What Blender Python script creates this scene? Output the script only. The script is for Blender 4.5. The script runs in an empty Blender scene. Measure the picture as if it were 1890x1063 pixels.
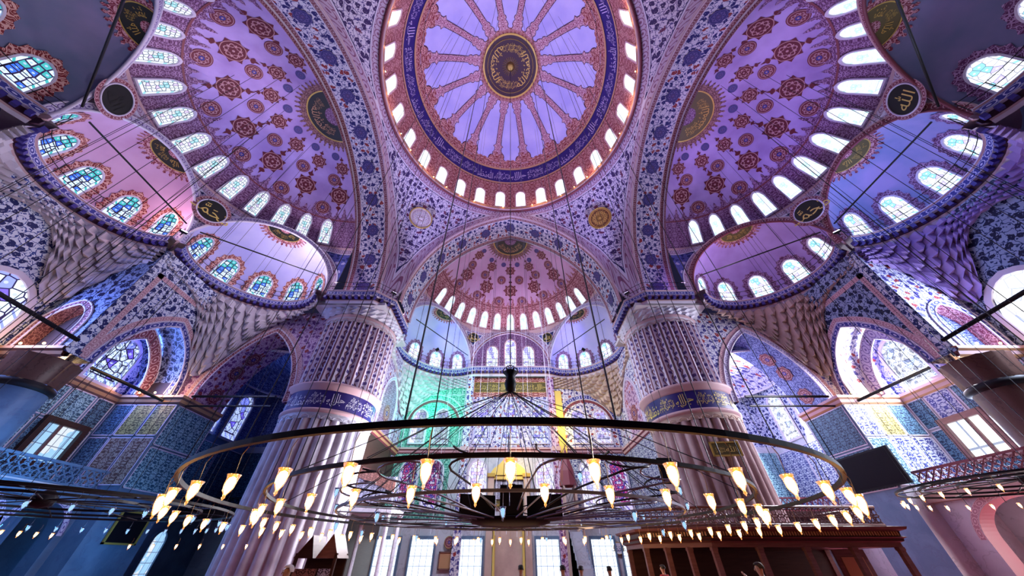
import bpy, math, random
from mathutils import Vector, Matrix
from mathutils.geometry import tessellate_polygon
random.seed(7)
R = math.radians
pi = math.pi
SC = bpy.context.scene
COL = SC.collection

# ------------------------------------------------------------------ properties
def tag(o, label=None, cat=None, group=None, kind=None):
    if label: o['label'] = label
    if cat: o['category'] = cat
    if group: o['group'] = group
    if kind: o['kind'] = kind
    return o
def struct(o, label=None, cat=None):
    return tag(o, label, cat, None, 'structure')
def empty(name, loc=(0, 0, 0)):
    o = bpy.data.objects.new(name, None); COL.objects.link(o); o.location = loc
    o.empty_display_size = .2
    return o
ORD = ['first', 'second', 'third', 'fourth', 'fifth', 'sixth', 'seventh', 'eighth', 'ninth', 'tenth', 'eleventh', 'twelfth', 'thirteenth',
       'fourteenth', 'fifteenth', 'sixteenth', 'seventeenth', 'eighteenth', 'nineteenth', 'twentieth']

# ------------------------------------------------------------------ node helper
class G:
    def __init__(s, name):
        s.mat = bpy.data.materials.new(name); s.mat.use_nodes = True
        s.nt = s.mat.node_tree; s.nt.nodes.clear()
        s.out = s.nt.nodes.new('ShaderNodeOutputMaterial')
        s._uv = {}
    def n(s, t, **k):
        x = s.nt.nodes.new(t)
        for a, b in k.items(): setattr(x, a, b)
        return x
    def put(s, sock, v):
        if v is None: return
        if isinstance(v, bpy.types.NodeSocket): s.nt.links.new(v, sock)
        elif isinstance(v, (tuple, list)):
            if len(sock.default_value) == 4 and len(v) == 3: v = (*v, 1)
            sock.default_value = v
        else: sock.default_value = v
    def m(s, op, a, b=None, c=None):
        x = s.n('ShaderNodeMath', operation=op)
        s.put(x.inputs[0], a); s.put(x.inputs[1], b)
        if c is not None: s.put(x.inputs[2], c)
        return x.outputs[0]
    def v(s, op, a, b=None, sc=None):
        x = s.n('ShaderNodeVectorMath', operation=op)
        s.put(x.inputs[0], a); s.put(x.inputs[1], b)
        if sc is not None: s.put(x.inputs['Scale'], sc)
        return x.outputs['Value'] if op in ('LENGTH', 'DISTANCE', 'DOT_PRODUCT') else x.outputs[0]
    def uv(s, nm='UVMap'):
        if nm not in s._uv: s._uv[nm] = s.n('ShaderNodeUVMap', uv_map=nm).outputs[0]
        return s._uv[nm]
    def xy(s, vec):
        x = s.n('ShaderNodeSeparateXYZ'); s.put(x.inputs[0], vec); return x.outputs[0], x.outputs[1]
    def comb(s, a, b, c=0.):
        x = s.n('ShaderNodeCombineXYZ'); s.put(x.inputs[0], a); s.put(x.inputs[1], b); s.put(x.inputs[2], c); return x.outputs[0]
    def mix(s, f, a, b):
        x = s.n('ShaderNodeMix', data_type='RGBA'); s.put(x.inputs[0], f); s.put(x.inputs[6], a); s.put(x.inputs[7], b); return x.outputs[2]
    def vor(s, vec, scale, feat='F1', rnd=1.):
        x = s.n('ShaderNodeTexVoronoi', voronoi_dimensions='2D', feature=feat)
        s.put(x.inputs['Vector'], vec); s.put(x.inputs['Scale'], scale); s.put(x.inputs['Randomness'], rnd); return x
    def noise(s, vec, scale, det=2., d='2D'):
        x = s.n('ShaderNodeTexNoise', noise_dimensions=d)
        s.put(x.inputs['Vector'], vec); s.put(x.inputs['Scale'], scale); s.put(x.inputs['Detail'], det); return x
    def lt(s, a, b): return s.m('LESS_THAN', a, b)
    def gt(s, a, b): return s.m('GREATER_THAN', a, b)
    def band(s, a, lo, hi): return s.m('MULTIPLY', s.gt(a, lo), s.lt(a, hi))
    def obj(s): return s.n('ShaderNodeTexCoord').outputs['Object']
    def bsdf(s, col, rough=.6, metal=0., bump=None, bs=.3, bd=.05, spec=.3):
        b = s.n('ShaderNodeBsdfPrincipled')
        s.put(b.inputs['Base Color'], col); s.put(b.inputs['Roughness'], rough); s.put(b.inputs['Metallic'], metal)
        s.put(b.inputs['Specular IOR Level'], spec)
        if bump is not None:
            q = s.n('ShaderNodeBump'); q.inputs['Strength'].default_value = bs; q.inputs['Distance'].default_value = bd
            s.put(q.inputs['Height'], bump); s.nt.links.new(q.outputs[0], b.inputs['Normal'])
        s.nt.links.new(b.outputs[0], s.out.inputs[0]); return s.mat
    def emit(s, col, st):
        e = s.n('ShaderNodeEmission'); s.put(e.inputs[0], col); s.put(e.inputs[1], st)
        s.nt.links.new(e.outputs[0], s.out.inputs[0]); return s.mat
    # ------------------------------------------------ ornament
    def leaf(s, uv, size, bg, blob, vine, red=None, mirror=0.):
        p = s.v('SCALE', uv, sc=1. / size)
        w = s.noise(p, 1.3, 1.)
        q = s.v('ADD', p, s.v('SCALE', s.v('SUBTRACT', w.outputs['Color'], (.5, .5, .5)), sc=.7))
        fine = s.noise(p, 6., 1.).outputs[0]
        a = s.vor(q, 1., rnd=.75); b = s.vor(q, 2.6, rnd=.9)
        e = s.vor(q, 1.35, 'DISTANCE_TO_EDGE', .8).outputs['Distance']
        da = s.m('ADD', a.outputs['Distance'], s.m('MULTIPLY', fine, .22)); db = s.m('ADD', b.outputs['Distance'], s.m('MULTIPLY', fine, .2))
        r, _ = s.xy(a.outputs['Color'])
        c = s.mix(s.lt(e, .045), bg, vine)
        c = s.mix(s.m('MULTIPLY', s.lt(db, .31), s.gt(a.outputs['Distance'], .38)), c, vine)
        fl = blob if red is None else s.mix(s.gt(r, .74), blob, red)
        c = s.mix(s.lt(da, .40), c, fl)
        return s.mix(s.lt(da, .15), c, s.mix(.35, fl, bg))
    def arab(s, uv, size, bg, fg, thick=.07, rings=9.):
        x, y = s.xy(uv)
        p = s.comb(s.m('PINGPONG', s.m('DIVIDE', x, size), .5), s.m('PINGPONG', s.m('DIVIDE', y, size), .5))
        q = s.v('ADD', p, s.v('SCALE', s.v('SUBTRACT', s.noise(p, 3.5, 1.).outputs['Color'], (.5, .5, .5)), sc=.28))
        e = s.vor(q, 4.2, 'DISTANCE_TO_EDGE', .9).outputs['Distance']
        f = s.vor(q, 4.2, rnd=.9).outputs['Distance']
        rg = s.gt(s.m('SINE', s.m('MULTIPLY', f, rings * 2.2)), .80)
        k = s.m('MAXIMUM', s.lt(e, thick), rg)
        return s.mix(k, bg, fg), k
    def chain(s, u, v, per, bg, fg):
        # v runs 0..1 across the band
        px = s.m('SUBTRACT', s.m('FRACT', s.m('DIVIDE', u, per)), .5); py = s.m('SUBTRACT', v, .5)
        r = s.v('LENGTH', s.comb(px, py))
        k = s.m('MAXIMUM', s.band(r, .30, .38), s.lt(r, .12))
        d = s.m('ABSOLUTE', s.m('SUBTRACT', s.m('ABSOLUTE', px), s.m('ABSOLUTE', py)))
        k = s.m('MAXIMUM', k, s.m('MULTIPLY', s.lt(d, .05), s.gt(r, .42)))
        k = s.m('MAXIMUM', k, s.gt(s.m('ABSOLUTE', py), .45))
        return s.mix(k, bg, fg)

MAT = {}
WHITE = (.74, .70, .86); BLUE = (.035, .03, .24); NAVY = (.012, .012, .10); RED = (.30, .035, .045); MAROON = (.13, .018, .03)
PALE = (.72, .48, .50); PINKP = (.70, .52, .70)

def build_mats():
    M = MAT
    def plaster(name, a, b, sc=.35):
        g = G(name); n = g.noise(g.obj(), sc, 4., '3D').outputs[0]; n2 = g.noise(g.obj(), sc * 9, 2., '3D').outputs[0]
        f = g.m('MULTIPLY', g.m('SUBTRACT', n, .34), 3.2)
        c = g.mix(f, a, b); M[name] = g.bsdf(c, .75, bump=n2, bs=.1); return
    plaster('plaster_lavender', (.46, .44, .86), (.62, .58, .94))
    plaster('plaster_rose', (.56, .32, .54), (.68, .44, .68))
    plaster('plaster_violet', (.36, .24, .58), (.56, .42, .84))
    plaster('plaster_blue', (.20, .28, .54), (.46, .38, .70))
    plaster('plaster_shaded', (.12, .16, .27), (.24, .21, .38))  # darker plaster copy: corner shade of the nearest exedrae painted into the colour
    plaster('stone', (.58, .52, .60), (.72, .66, .74), .8)
    plaster('stone_warm', (.50, .36, .32), (.66, .50, .44), .9)
    plaster('stone_grey', (.42, .39, .46), (.64, .62, .72), 1.1)
    plaster('stone_rose', (.30, .18, .19), (.52, .38, .40), .7)
    plaster('white_stone', (.74, .70, .84), (.82, .80, .92), 1.2)
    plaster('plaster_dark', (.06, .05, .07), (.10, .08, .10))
    def marble(name, a, b, vein):
        g = G(name); o = g.obj()
        w = g.noise(o, .8, 5., '3D'); n = g.noise(g.v('ADD', o, g.v('SCALE', w.outputs['Color'], sc=1.6)), .9, 5., '3D').outputs[0]
        k = g.m('MULTIPLY', g.lt(g.m('ABSOLUTE', g.m('SUBTRACT', n, .5)), .012), .45)
        M[name] = g.bsdf(g.mix(k, g.mix(g.m('MULTIPLY', n, 1.), a, b), vein), .35)
    marble('marble', (.40, .40, .50), (.74, .74, .84), (.34, .34, .42))
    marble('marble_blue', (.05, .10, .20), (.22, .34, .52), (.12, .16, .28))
    marble('marble_brown', (.10, .045, .04), (.19, .10, .08), (.05, .02, .02))
    # banded pendentive panel, D.x = distance to edge
    def pend(name, bgc, blob, red, w=.9):
        g = G(name); uv = g.uv(); d, al = g.xy(g.uv('D'))
        bord, _ = g.arab(uv, 1.1, (.40, .26, .40), (.72, .58, .74), .06)
        ch = g.chain(al, g.m('DIVIDE', d, w), w * .8, (.58, .46, .62), (.26, .10, .20))
        core = g.leaf(uv, .60, bgc, blob, (.09, .07, .28), red)
        c = g.mix(g.gt(d, w * 1.12), ch, core)
        c = g.mix(g.band(d, w * .98, w * 1.12), c, WHITE)
        c = g.mix(g.band(d, w * 1.12, w * 1.18), c, NAVY)
        M[name] = g.bsdf(c, .6)
    pend('pendentive_paint', (.74, .70, .86), (.045, .022, .13), (.16, .03, .10), 1.0)
    pend('spandrel_paint', (.10, .12, .42), (.02, .03, .16), (.5, .45, .7), .75)
    # soffit: v across, D.y 0..1
    g = G('soffit_paint'); u, v = g.xy(g.uv()); _, t = g.xy(g.uv('D'))
    core = g.leaf(g.uv(), .55, (.76, .72, .86), (.02, .018, .16), (.05, .05, .26), RED)
    e1 = g.m('MULTIPLY', t, 7.); e2 = g.m('MULTIPLY', g.m('SUBTRACT', 1., t), 7.)
    tt = g.m('MINIMUM', e1, e2)
    ch = g.chain(u, tt, .62, (.26, .085, .12), (.58, .40, .46))
    c = g.mix(g.gt(tt, 1.), ch, core); c = g.mix(g.band(tt, .95, 1.1), c, WHITE)
    M['soffit_paint'] = g.bsdf(c, .6)
    def border(name, bg, fg, per):
        g = G(name); u, _ = g.xy(g.uv()); _, t = g.xy(g.uv('D'))
        M[name] = g.bsdf(g.chain(u, t, per, bg, fg), .6)
    border('border_maroon', (.24, .06, .09), (.66, .44, .48), .55)
    border('border_white', (.62, .56, .78), (.16, .10, .34), .6)
    border('border_blue', (.045, .05, .30), (.60, .60, .86), .8)
    border('border_rose', (.50, .26, .32), (.78, .58, .62), .5)
    border('border_gold', (.14, .05, .02), (.72, .40, .12), .4)
    def arab(name, size, bg, fg, th=.07, rough=.55):
        g = G(name); c, k = g.arab(g.uv(), size, bg, fg, th); M[name] = g.bsdf(c, rough)
    arab('arabesque_maroon', 1.4, (.20, .022, .045), (.66, .36, .42))
    arab('arabesque_orange', 1.5, (.21, .014, .022), (.74, .42, .38), .06)
    arab('arabesque_violet', 1.0, (.11, .025, .10), (.46, .28, .50))
    arab('arabesque_rose', 1.0, (.28, .06, .12), (.84, .58, .66))
    arab('arabesque_dark', .8, (.09, .02, .03), (.42, .22, .22))
    arab('arabesque_blue', .9, (.02, .03, .20), (.36, .44, .80))
    arab('tile_teal', 0.85, (.012, .07, .15), (.36, .62, .72), .11)
    arab('tile_white', 0.95, (.58, .64, .76), (.02, .03, .20), .12)
    arab('tile_olive', 0.8, (.07, .06, .02), (.50, .44, .16), .11)
    arab('tile_rust', 0.9, (.10, .04, .035), (.42, .34, .28), .11)
    arab('tile_dark', 0.8, (.008, .02, .06), (.12, .24, .36), .10)
    arab('tile_green_lit', 1.1, (.008, .18, .15), (.36, .66, .58), .08)  # tile glaze with the green light on this wall partly painted in
    def foliage(name, size, bg, blob, vine, red=None):
        g = G(name); M[name] = g.bsdf(g.leaf(g.uv(), size, bg, blob, vine, red), .5)
    foliage('foliage_wall', .50, (.70, .74, .88), (.008, .014, .12), (.02, .05, .28))
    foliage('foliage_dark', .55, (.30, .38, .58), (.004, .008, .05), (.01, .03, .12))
    foliage('foliage_white', .48, (.78, .76, .88), (.06, .05, .26), (.10, .10, .40), RED)
    foliage('foliage_rose', .45, (.62, .46, .66), (.16, .05, .22), (.30, .10, .30), RED)
    # round medallions in local unit coords (UV = -1..1)
    def med(name, bg, fg, core, petals, ringlo=.78):
        g = G(name); x, y = g.xy(g.uv()); r = g.v('LENGTH', g.uv()); th = g.m('ARCTAN2', y, x)
        pw = g.m('MULTIPLY', g.m('ADD', g.m('COSINE', g.m('MULTIPLY', th, petals)), 1.), .5)
        k = g.band(g.m('ADD', r, g.m('MULTIPLY', pw, .16)), .60, .68)
        k = g.m('MAXIMUM', k, g.band(r, ringlo + .06, ringlo + .12))
        k = g.m('MAXIMUM', k, g.band(g.m('SUBTRACT', r, g.m('MULTIPLY', pw, .14)), .30, .36))
        sp = g.m('MULTIPLY', g.gt(pw, .93), g.band(r, .36, .62)); k = g.m('MAXIMUM', k, sp)
        c = g.mix(k, bg, fg); c = g.mix(g.lt(r, .26), c, core); c = g.mix(g.lt(r, .10), c, fg)
        M[name] = g.bsdf(c, .6)
    med('medallion_round', (.17, .03, .05), (.50, .28, .32), (.05, .05, .30), 8.)
    med('medallion_spiky', (.13, .015, .03), (.52, .28, .30), (.13, .015, .03), 6.)
    med('medallion_blue', (.05, .045, .20), (.16, .12, .34), (.10, .06, .2), 8.)
    med('medallion_gilt', (.16, .06, .02), (.72, .40, .10), (.30, .12, .02), 16.)
    med('medallion_pale', (.50, .40, .46), (.86, .80, .70), (.60, .40, .36), 16.)
    def plain(name, col, rough=.5, metal=0., spec=.4):
        M[name] = G(name).bsdf(col, rough, metal, spec=spec)
    plain('script_green', (.012, .014, .010), .5)
    plain('script_plum', (.040, .008, .026), .5)
    plain('script_olive', (.11, .085, .02), .5)
    plain('blue_ground', (.022, .010, .15), .45)
    plain('gold', (.55, .36, .08), .4, .3)
    plain('gold_bright', (.80, .60, .16), .4, .1)
    plain('pale_script', (.56, .46, .74), .5)
    plain('iron', (.012, .010, .014), .5, .3)
    plain('steel', (.20, .19, .24), .35, .8)
    plain('brass', (.50, .30, .12), .3, .9)
    plain('black_plastic', (.010, .009, .012), .55, 0., .15)
    plain('screen_dark', (.008, .006, .010), .6, 0., .08)
    plain('lip_white', (.72, .66, .82), .5)
    plain('lip_rose', (.62, .40, .44), .5)
    plain('lip_warm', (.55, .30, .16), .5)
    plain('lip_maroon', (.22, .05, .07), .5)
    plain('cornice_blue', (.05, .035, .26), .5)
    plain('cornice_dark', (.05, .012, .035), .5)
    plain('skin', (.55, .33, .24), .5)
    plain('hair_black', (.015, .011, .010), .6)
    plain('cloth_white', (.80, .80, .84), .8)
    plain('cloth_dark', (.03, .03, .05), .8)
    plain('cloth_red', (.45, .05, .06), .8)
    plain('cloth_blue', (.06, .12, .34), .8)
    plain('curtain_blue', (.10, .20, .42), .8)
    plain('carpet', (.30, .04, .06), .9)
    plain('white_paper', (.8, .8, .8), .7)
    def wood(name, a, b):
        g = G(name); o = g.v('MULTIPLY', g.obj(), (1., 1., 9.)); n = g.noise(o, 1.6, 4., '3D').outputs[0]
        M[name] = g.bsdf(g.mix(n, a, b), .42)
    wood('wood_dark', (.025, .010, .009), (.075, .032, .026))
    wood('wood_red', (.11, .045, .045), (.30, .15, .14))
    # fret (pierced) panels: pattern of openings as real dark ground behind pale bars is built in mesh; this is the inlay on solid parts
    g = G('fret_inlay'); c, k = g.arab(g.uv(), .45, (.02, .02, .06), (.55, .58, .80), .12, 5.); M['fret_inlay'] = g.bsdf(c, .5)
    g = G('fret_wood'); c, k = g.arab(g.uv(), .45, (.03, .012, .012), (.34, .16, .14), .14, 5.); M['fret_wood'] = g.bsdf(c, .5)
    # flutes with painted leaf scrolls : u along circumference (fraction of flute), v height
    def scroll(name, bg, a, b, rib):
        g = G(name); x, z = g.xy(g.uv())
        fx = g.m('SUBTRACT', g.m('FRACT', x), .5)
        ph = g.m('MULTIPLY', z, 6.6)
        cx = g.m('MULTIPLY', g.m('SINE', ph), .15)
        dx = g.m('ABSOLUTE', g.m('SUBTRACT', fx, cx))
        stem = g.lt(dx, .05)
        lz = g.m('ABSOLUTE', g.m('COSINE', ph)); lf = g.m('MULTIPLY', g.lt(g.m('ABSOLUTE', g.m('ADD', fx, cx)), .15), g.lt(lz, .7))
        c = g.mix(lf, bg, a); c = g.mix(stem, c, b)
        c = g.mix(g.gt(g.m('ABSOLUTE', fx), .31), c, (.74, .64, .74)); c = g.mix(g.gt(g.m('ABSOLUTE', fx), .40), c, rib)
        M[name] = g.bsdf(c, .5)
    scroll('flute_scroll', (.64, .58, .74), (.10, .06, .24), (.22, .07, .11), (.16, .05, .09))
    # lit windows -------------------------------------------------
    def pane(name, tint, st, sc=.30, lead=.05, colour=.25, col2=(.05, .25, .9), rnd=.35, bord=(.16, .55, .45), lw=.9):
        g = G(name); uv = g.uv(); a, b = g.xy(g.uv('D'))
        e = g.vor(uv, 1. / sc, 'DISTANCE_TO_EDGE', rnd).outputs['Distance']; f = g.vor(uv, 1. / sc, rnd=rnd)
        r, q = g.xy(f.outputs['Color'])
        c = g.mix(g.gt(r, 1 - colour), tint, col2)
        c = g.mix(g.band(r, .0, colour * .3), c, bord)
        c = g.mix(g.lt(f.outputs['Distance'], .16), c, g.mix(.4, tint, col2))
        ed = g.m('MAXIMUM', g.m('ABSOLUTE', a), g.m('SUBTRACT', 1., g.m('MULTIPLY', b, 2.)))
        ux, uy = g.xy(uv); sq = g.gt(g.m('FRACT', g.m('MULTIPLY', g.m('ADD', ux, uy), 1.6)), .78)
        bc = g.mix(sq, tint, bord)
        inb = g.gt(ed, .78); c = g.mix(inb, c, bc)
        dark = g.m('MULTIPLY', g.lt(e, lead), g.lt(ed, .78)); dark = g.m('MAXIMUM', dark, g.band(ed, .74, .79))
        c = g.mix(g.m('MULTIPLY', dark, lw), c, (.03, .02, .07))
        M[name] = g.emit(c, st)
    pane('pane_dome', (.86, .92, 1.), 1.6, .30, .04, .10, (.7, .8, 1.), .3, (.7, .85, .95), .28)
    pane('pane_half', (.78, .86, 1.), 1.2, .20, .09, .16, (.62, .50, .85), .5, (.30, .62, .70), .85)
    pane('pane_half_soft', (.70, .80, 1.), 1.55, .20, .05, .12, (.85, .75, .95), .5, (.45, .72, .78), .4)
    pane('pane_exedra', (.62, .78, 1.), 1.3, .30, .10, .42, (.05, .16, .85), .3, (.06, .42, .45), 1.)
    pane('pane_exedra_bright', (.84, .88, 1.), 1.6, .26, .05, .12, (.5, .45, .9), .6, (.25, .6, .75), .7)
    pane('pane_apse', (.78, .86, 1.), 1.5, .30, .06, .25, (.30, .25, .85), .6, (.35, .35, .9), .8)
    pane('pane_wall', (.66, .80, 1.), 1.5, .55, .06, .20, (.18, .12, .85), .8, (.25, .3, .9), 1.)
    pane('pane_wall_bright', (.94, .96, 1.), 1.9, .55, .035, .12, (.6, .7, 1.), .8, (.75, .85, 1.), .6)
    pane('pane_red', (.74, .66, .96), 1.0, .20, .09, .58, (.50, .05, .28), .7, (.10, .06, .5), 1.)
    pane('pane_lilac', (.84, .82, 1.), 1.35, .30, .05, .3, (.6, .45, .9), .6, (.5, .5, .95), .8)
    def clear(name, tint, st, nx, nz):
        g = G(name); x, z = g.xy(g.uv())
        k = g.m('MAXIMUM', g.lt(g.m('FRACT', g.m('MULTIPLY', x, nx)), .09), g.lt(g.m('FRACT', g.m('MULTIPLY', z, nz)), .07))
        n = g.noise(g.uv(), 1.2, 2.).outputs[0]
        c = g.mix(g.gt(n, .58), tint, (.72, .80, .92)); M[name] = g.emit(g.mix(g.m('MULTIPLY', k, .85), c, (.10, .12, .22)), st)
    clear('pane_clear', (.80, .90, 1.), 1.7, 1.9, 1.5)
    clear('pane_blue', (.35, .62, 1.), 1.0, 2.2, 1.6)
    clear('pane_door', (.90, .95, 1.), 1.9, .8, .6)
    g = G('bulb_warm'); M['bulb_warm'] = g.emit((1., .52, .17), 26.)
    g = G('bulb_unlit_glow'); M['bulb_unlit_glow'] = g.emit((.55, .75, 1.), 1.2)  # bulbs of the unlit lamps, given a faint bluish glow
    g = G('flood_face'); M['flood_face'] = g.emit((.75, .7, 1.), 12.)
    def glass(name, col, emi=0.):
        g = G(name); t = g.n('ShaderNodeBsdfTransparent'); t.inputs[0].default_value = (*col, 1)
        s = g.n('ShaderNodeBsdfGlossy'); s.inputs['Roughness'].default_value = .08; s.inputs[0].default_value = (.9, .9, 1, 1)
        lw = g.n('ShaderNodeLayerWeight'); lw.inputs[0].default_value = .45
        x = g.n('ShaderNodeMixShader'); g.nt.links.new(lw.outputs['Facing'], x.inputs[0])
        g.nt.links.new(t.outputs[0], x.inputs[1]); g.nt.links.new(s.outputs[0], x.inputs[2]); sh = x.outputs[0]
        if emi:
            e = g.n('ShaderNodeEmission'); e.inputs[0].default_value = (1., .36, .06, 1); e.inputs[1].default_value = emi
            ad = g.n('ShaderNodeAddShader'); g.nt.links.new(sh, ad.inputs[0]); g.nt.links.new(e.outputs[0], ad.inputs[1]); sh = ad.outputs[0]
        g.nt.links.new(sh, g.out.inputs[0])
        M[name] = g.mat
    glass('lamp_glass', (.95, .90, .84), .55); glass('lamp_glass_blue', (.60, .78, .95))
build_mats()

# ------------------------------------------------------------------ mesh helper
class MB:
    def __init__(s): s.v = []; s.f = []; s.mi = []; s.uv = []; s.d = []; s.mats = []; s.sm = []
    def mat(s, m):
        if m not in s.mats: s.mats.append(m)
        return s.mats.index(m)
    def face(s, pts, m, uv=None, d=None, smooth=False):
        b = len(s.v); s.v += [tuple(p) for p in pts]; s.f.append(tuple(range(b, b + len(pts)))); s.mi.append(s.mat(m))
        s.uv.append(uv or [(0, 0)] * len(pts)); s.d.append(d or [(0, 0)] * len(pts)); s.sm.append(smooth)
    def grid(s, P, nu, nv, m, uvf=None, df=None, smooth=True, mf=None):
        b = len(s.v)
        for i in range(nu + 1):
            for j in range(nv + 1): s.v.append(tuple(P(i / nu, j / nv)))
        mi = s.mat(m) if m else 0
        U = [[uvf(i / nu, j / nv) if uvf else (i / nu, j / nv) for j in range(nv + 1)] for i in range(nu + 1)]
        D = [[df(i / nu, j / nv) if df else (i / nu, j / nv) for j in range(nv + 1)] for i in range(nu + 1)]
        for i in range(nu):
            for j in range(nv):
                q = ((i, j), (i + 1, j), (i + 1, j + 1), (i, j + 1))
                s.f.append(tuple(b + a * (nv + 1) + c for a, c in q))
                s.mi.append(s.mat(mf((i + .5) / nu, (j + .5) / nv)) if mf else mi)
                s.uv.append([U[a][c] for a, c in q]); s.d.append([D[a][c] for a, c in q]); s.sm.append(smooth)
    def poly(s, pts, m, uv=None, d=None):                      # fan about the centroid
        n = len(pts); c = sum((Vector(p) for p in pts), Vector()) / n
        uc = (sum(u[0] for u in uv) / n, sum(u[1] for u in uv) / n) if uv else (0, 0)
        for i in range(n):
            j = (i + 1) % n
            s.face((pts[i], pts[j], c), m, (uv[i], uv[j], uc) if uv else None)
    def box(s, c, size, m, rot=None, uvs=1.):
        x, y, z = (a / 2 for a in size); c = Vector(c)
        P = [Vector((i * x, j * y, k * z)) for i in (-1, 1) for j in (-1, 1) for k in (-1, 1)]
        if rot is not None: P = [rot @ p for p in P]
        P = [p + c for p in P]
        for q, (a, b) in (((0, 1, 3, 2), (size[2], size[1])), ((4, 6, 7, 5), (size[1], size[2])), ((0, 4, 5, 1), (size[0], size[2])), ((2, 3, 7, 6), (size[2], size[0])), ((0, 2, 6, 4), (size[1], size[0])), ((1, 5, 7, 3), (size[0], size[1]))):
            s.face([P[i] for i in q], m, [(0, 0), (a, 0), (a, b), (0, b)], [(0, 0), (1, 0), (1, 1), (0, 1)])
    def tube(s, path, r, m, n=6, closed=False, rz=None, smooth=True, cap=True):
        path = [Vector(p) for p in path]; k = len(path); rings = []
        up0 = None
        for i, p in enumerate(path):
            a = path[(i - 1) % k] if (closed or i > 0) else p; b = path[(i + 1) % k] if (closed or i < k - 1) else p
            t = (b - a)
            if t.length < 1e-9: t = Vector((0, 0, 1))
            t.normalize()
            ref = up0 if up0 is not None else (Vector((0, 0, 1)) if abs(t.z) < .9 else Vector((1, 0, 0)))
            x = ref - t * ref.dot(t)
            if x.length < 1e-4: x = Vector((1, 0, 0)) - t * t.x
            x.normalize(); up0 = x; y = t.cross(x)
            rr = r[i] if isinstance(r, (list, tuple)) else r
            rings.append([p + (x * math.cos(2 * pi * j / n) * (rz or 1.) + y * math.sin(2 * pi * j / n)) * rr for j in range(n)])
        b = len(s.v)
        for q in rings: s.v += [tuple(p) for p in q]
        mi = s.mat(m); L = 0
        for i in range(k if closed else k - 1):
            i2 = (i + 1) % k
            for j in range(n):
                j2 = (j + 1) % n
                s.f.append((b + i * n + j, b + i2 * n + j, b + i2 * n + j2, b + i * n + j2)); s.mi.append(mi); s.sm.append(smooth)
                s.uv.append([(i * .3, j / n), (i * .3 + .3, j / n), (i * .3 + .3, (j + 1) / n), (i * .3, (j + 1) / n)]); s.d.append([(0, 0)] * 4)
        if cap and not closed:
            for q, o in ((0, range(n - 1, -1, -1)), (k - 1, range(n))):
                s.f.append(tuple(b + q * n + j for j in o)); s.mi.append(mi); s.sm.append(False); s.uv.append([(0, 0)] * n); s.d.append([(0, 0)] * n)
    def lathe(s, prof, c, m, n=16, rf=None, a0=0., a1=2 * pi, uvf=None, mf=None, smooth=True):
        c = Vector(c); k = len(prof) - 1
        def P(u, v):
            r, z = prof[int(round(v * k))]; a = a0 + (a1 - a0) * u
            if rf: r = rf(a, r, z)
            return c + Vector((r * math.cos(a), r * math.sin(a), z))
        s.grid(P, n, k, m, uvf or (lambda u, v: (u * (a1 - a0) * prof[int(round(v * k))][0], prof[int(round(v * k))][1])), None, smooth, mf)
    def ribbon(s, A, B, m, u0=0.):
        u = u0
        for i in range(len(A) - 1):
            L = (Vector(A[i + 1]) - Vector(A[i])).length
            w = (Vector(B[i]) - Vector(A[i])).length
            s.face((A[i], A[i + 1], B[i + 1], B[i]), m, [(u, 0), (u + L, 0), (u + L, w), (u, w)], [(u, 0), (u + L, 0), (u + L, 1), (u, 1)], True)
            u += L
        return u
    def build(s, name, parent=None, loc=None):
        me = bpy.data.meshes.new(name); me.from_pydata(s.v, [], s.f)
        for m in s.mats: me.materials.append(MAT[m])
        me.polygons.foreach_set('material_index', s.mi); me.polygons.foreach_set('use_smooth', s.sm)
        for nm, src in (('UVMap', s.uv), ('D', s.d)):
            l = me.uv_layers.new(name=nm); flat = [c for q in src for p in q for c in p[:2]]
            l.data.foreach_set('uv', flat)
        me.update()
        o = bpy.data.objects.new(name, me); COL.objects.link(o)
        if parent is not None: o.parent = parent
        if loc is not None: o.location = loc
        return o

# pointed arch: height above springing at offset t, half-span a, rise h
def pz(t, a, h):
    if h >= a:
        e = (h * h - a * a) / (2 * a); return math.sqrt(max(0., (a + e) ** 2 - (abs(t) + e) ** 2))
    return h * math.sqrt(max(0., 1 - (t / a) ** 2))
def arch_pts(a, h, n=24):                 # even sampling (t, z) from -a to a
    o = []
    for i in range(n + 1):
        k = -1 + 2 * i / n; t = a * math.sin(k * pi / 2); o.append((t, pz(t, a, h)))
    return o

# Arabic text as flat faces, normalised to unit height and centred
_TX = {}
def text_faces(body):
    if body not in _TX:
        c = bpy.data.curves.new('script', 'FONT'); c.body = body; c.resolution_u = 2
        o = bpy.data.objects.new('script', c); COL.objects.link(o)
        me = bpy.data.meshes.new_from_object(o.evaluated_get(bpy.context.evaluated_depsgraph_get()))
        vs = [v.co.copy() for v in me.vertices]; fs = [tuple(p.vertices) for p in me.polygons]
        x0, x1 = min(v.x for v in vs), max(v.x for v in vs); y0, y1 = min(v.y for v in vs), max(v.y for v in vs)
        k = 1 / (y1 - y0)
        _TX[body] = ([((v.x - (x0 + x1) / 2) * k, (v.y - (y0 + y1) / 2) * k) for v in vs], fs, (x1 - x0) * k)
        bpy.data.objects.remove(o); bpy.data.meshes.remove(me); bpy.data.curves.remove(c)
    return _TX[body]
ALLAH, MUH, BASM, SALA, LINE = '\ufdf2', '\ufdf4', '\ufdfd', '\ufdfa', '\ufe8d\ufedf\ufea4\ufee4\ufeaa \ufedf\ufee0\ufeea'
def add_text(mb, body, mp, m, w=None, h=None, flip=1):      # mp(s,t) -> point ; centred at 0,0
    vs, fs, ar = text_faces(body)
    sx = sy = (h or 1.)
    if w is not None: sx = w / ar
    if h is None: sy = sx
    P = [mp(flip * x * sx, y * sy) for x, y in vs]
    for f in fs: mb.face([P[i] for i in f], m)

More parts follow.
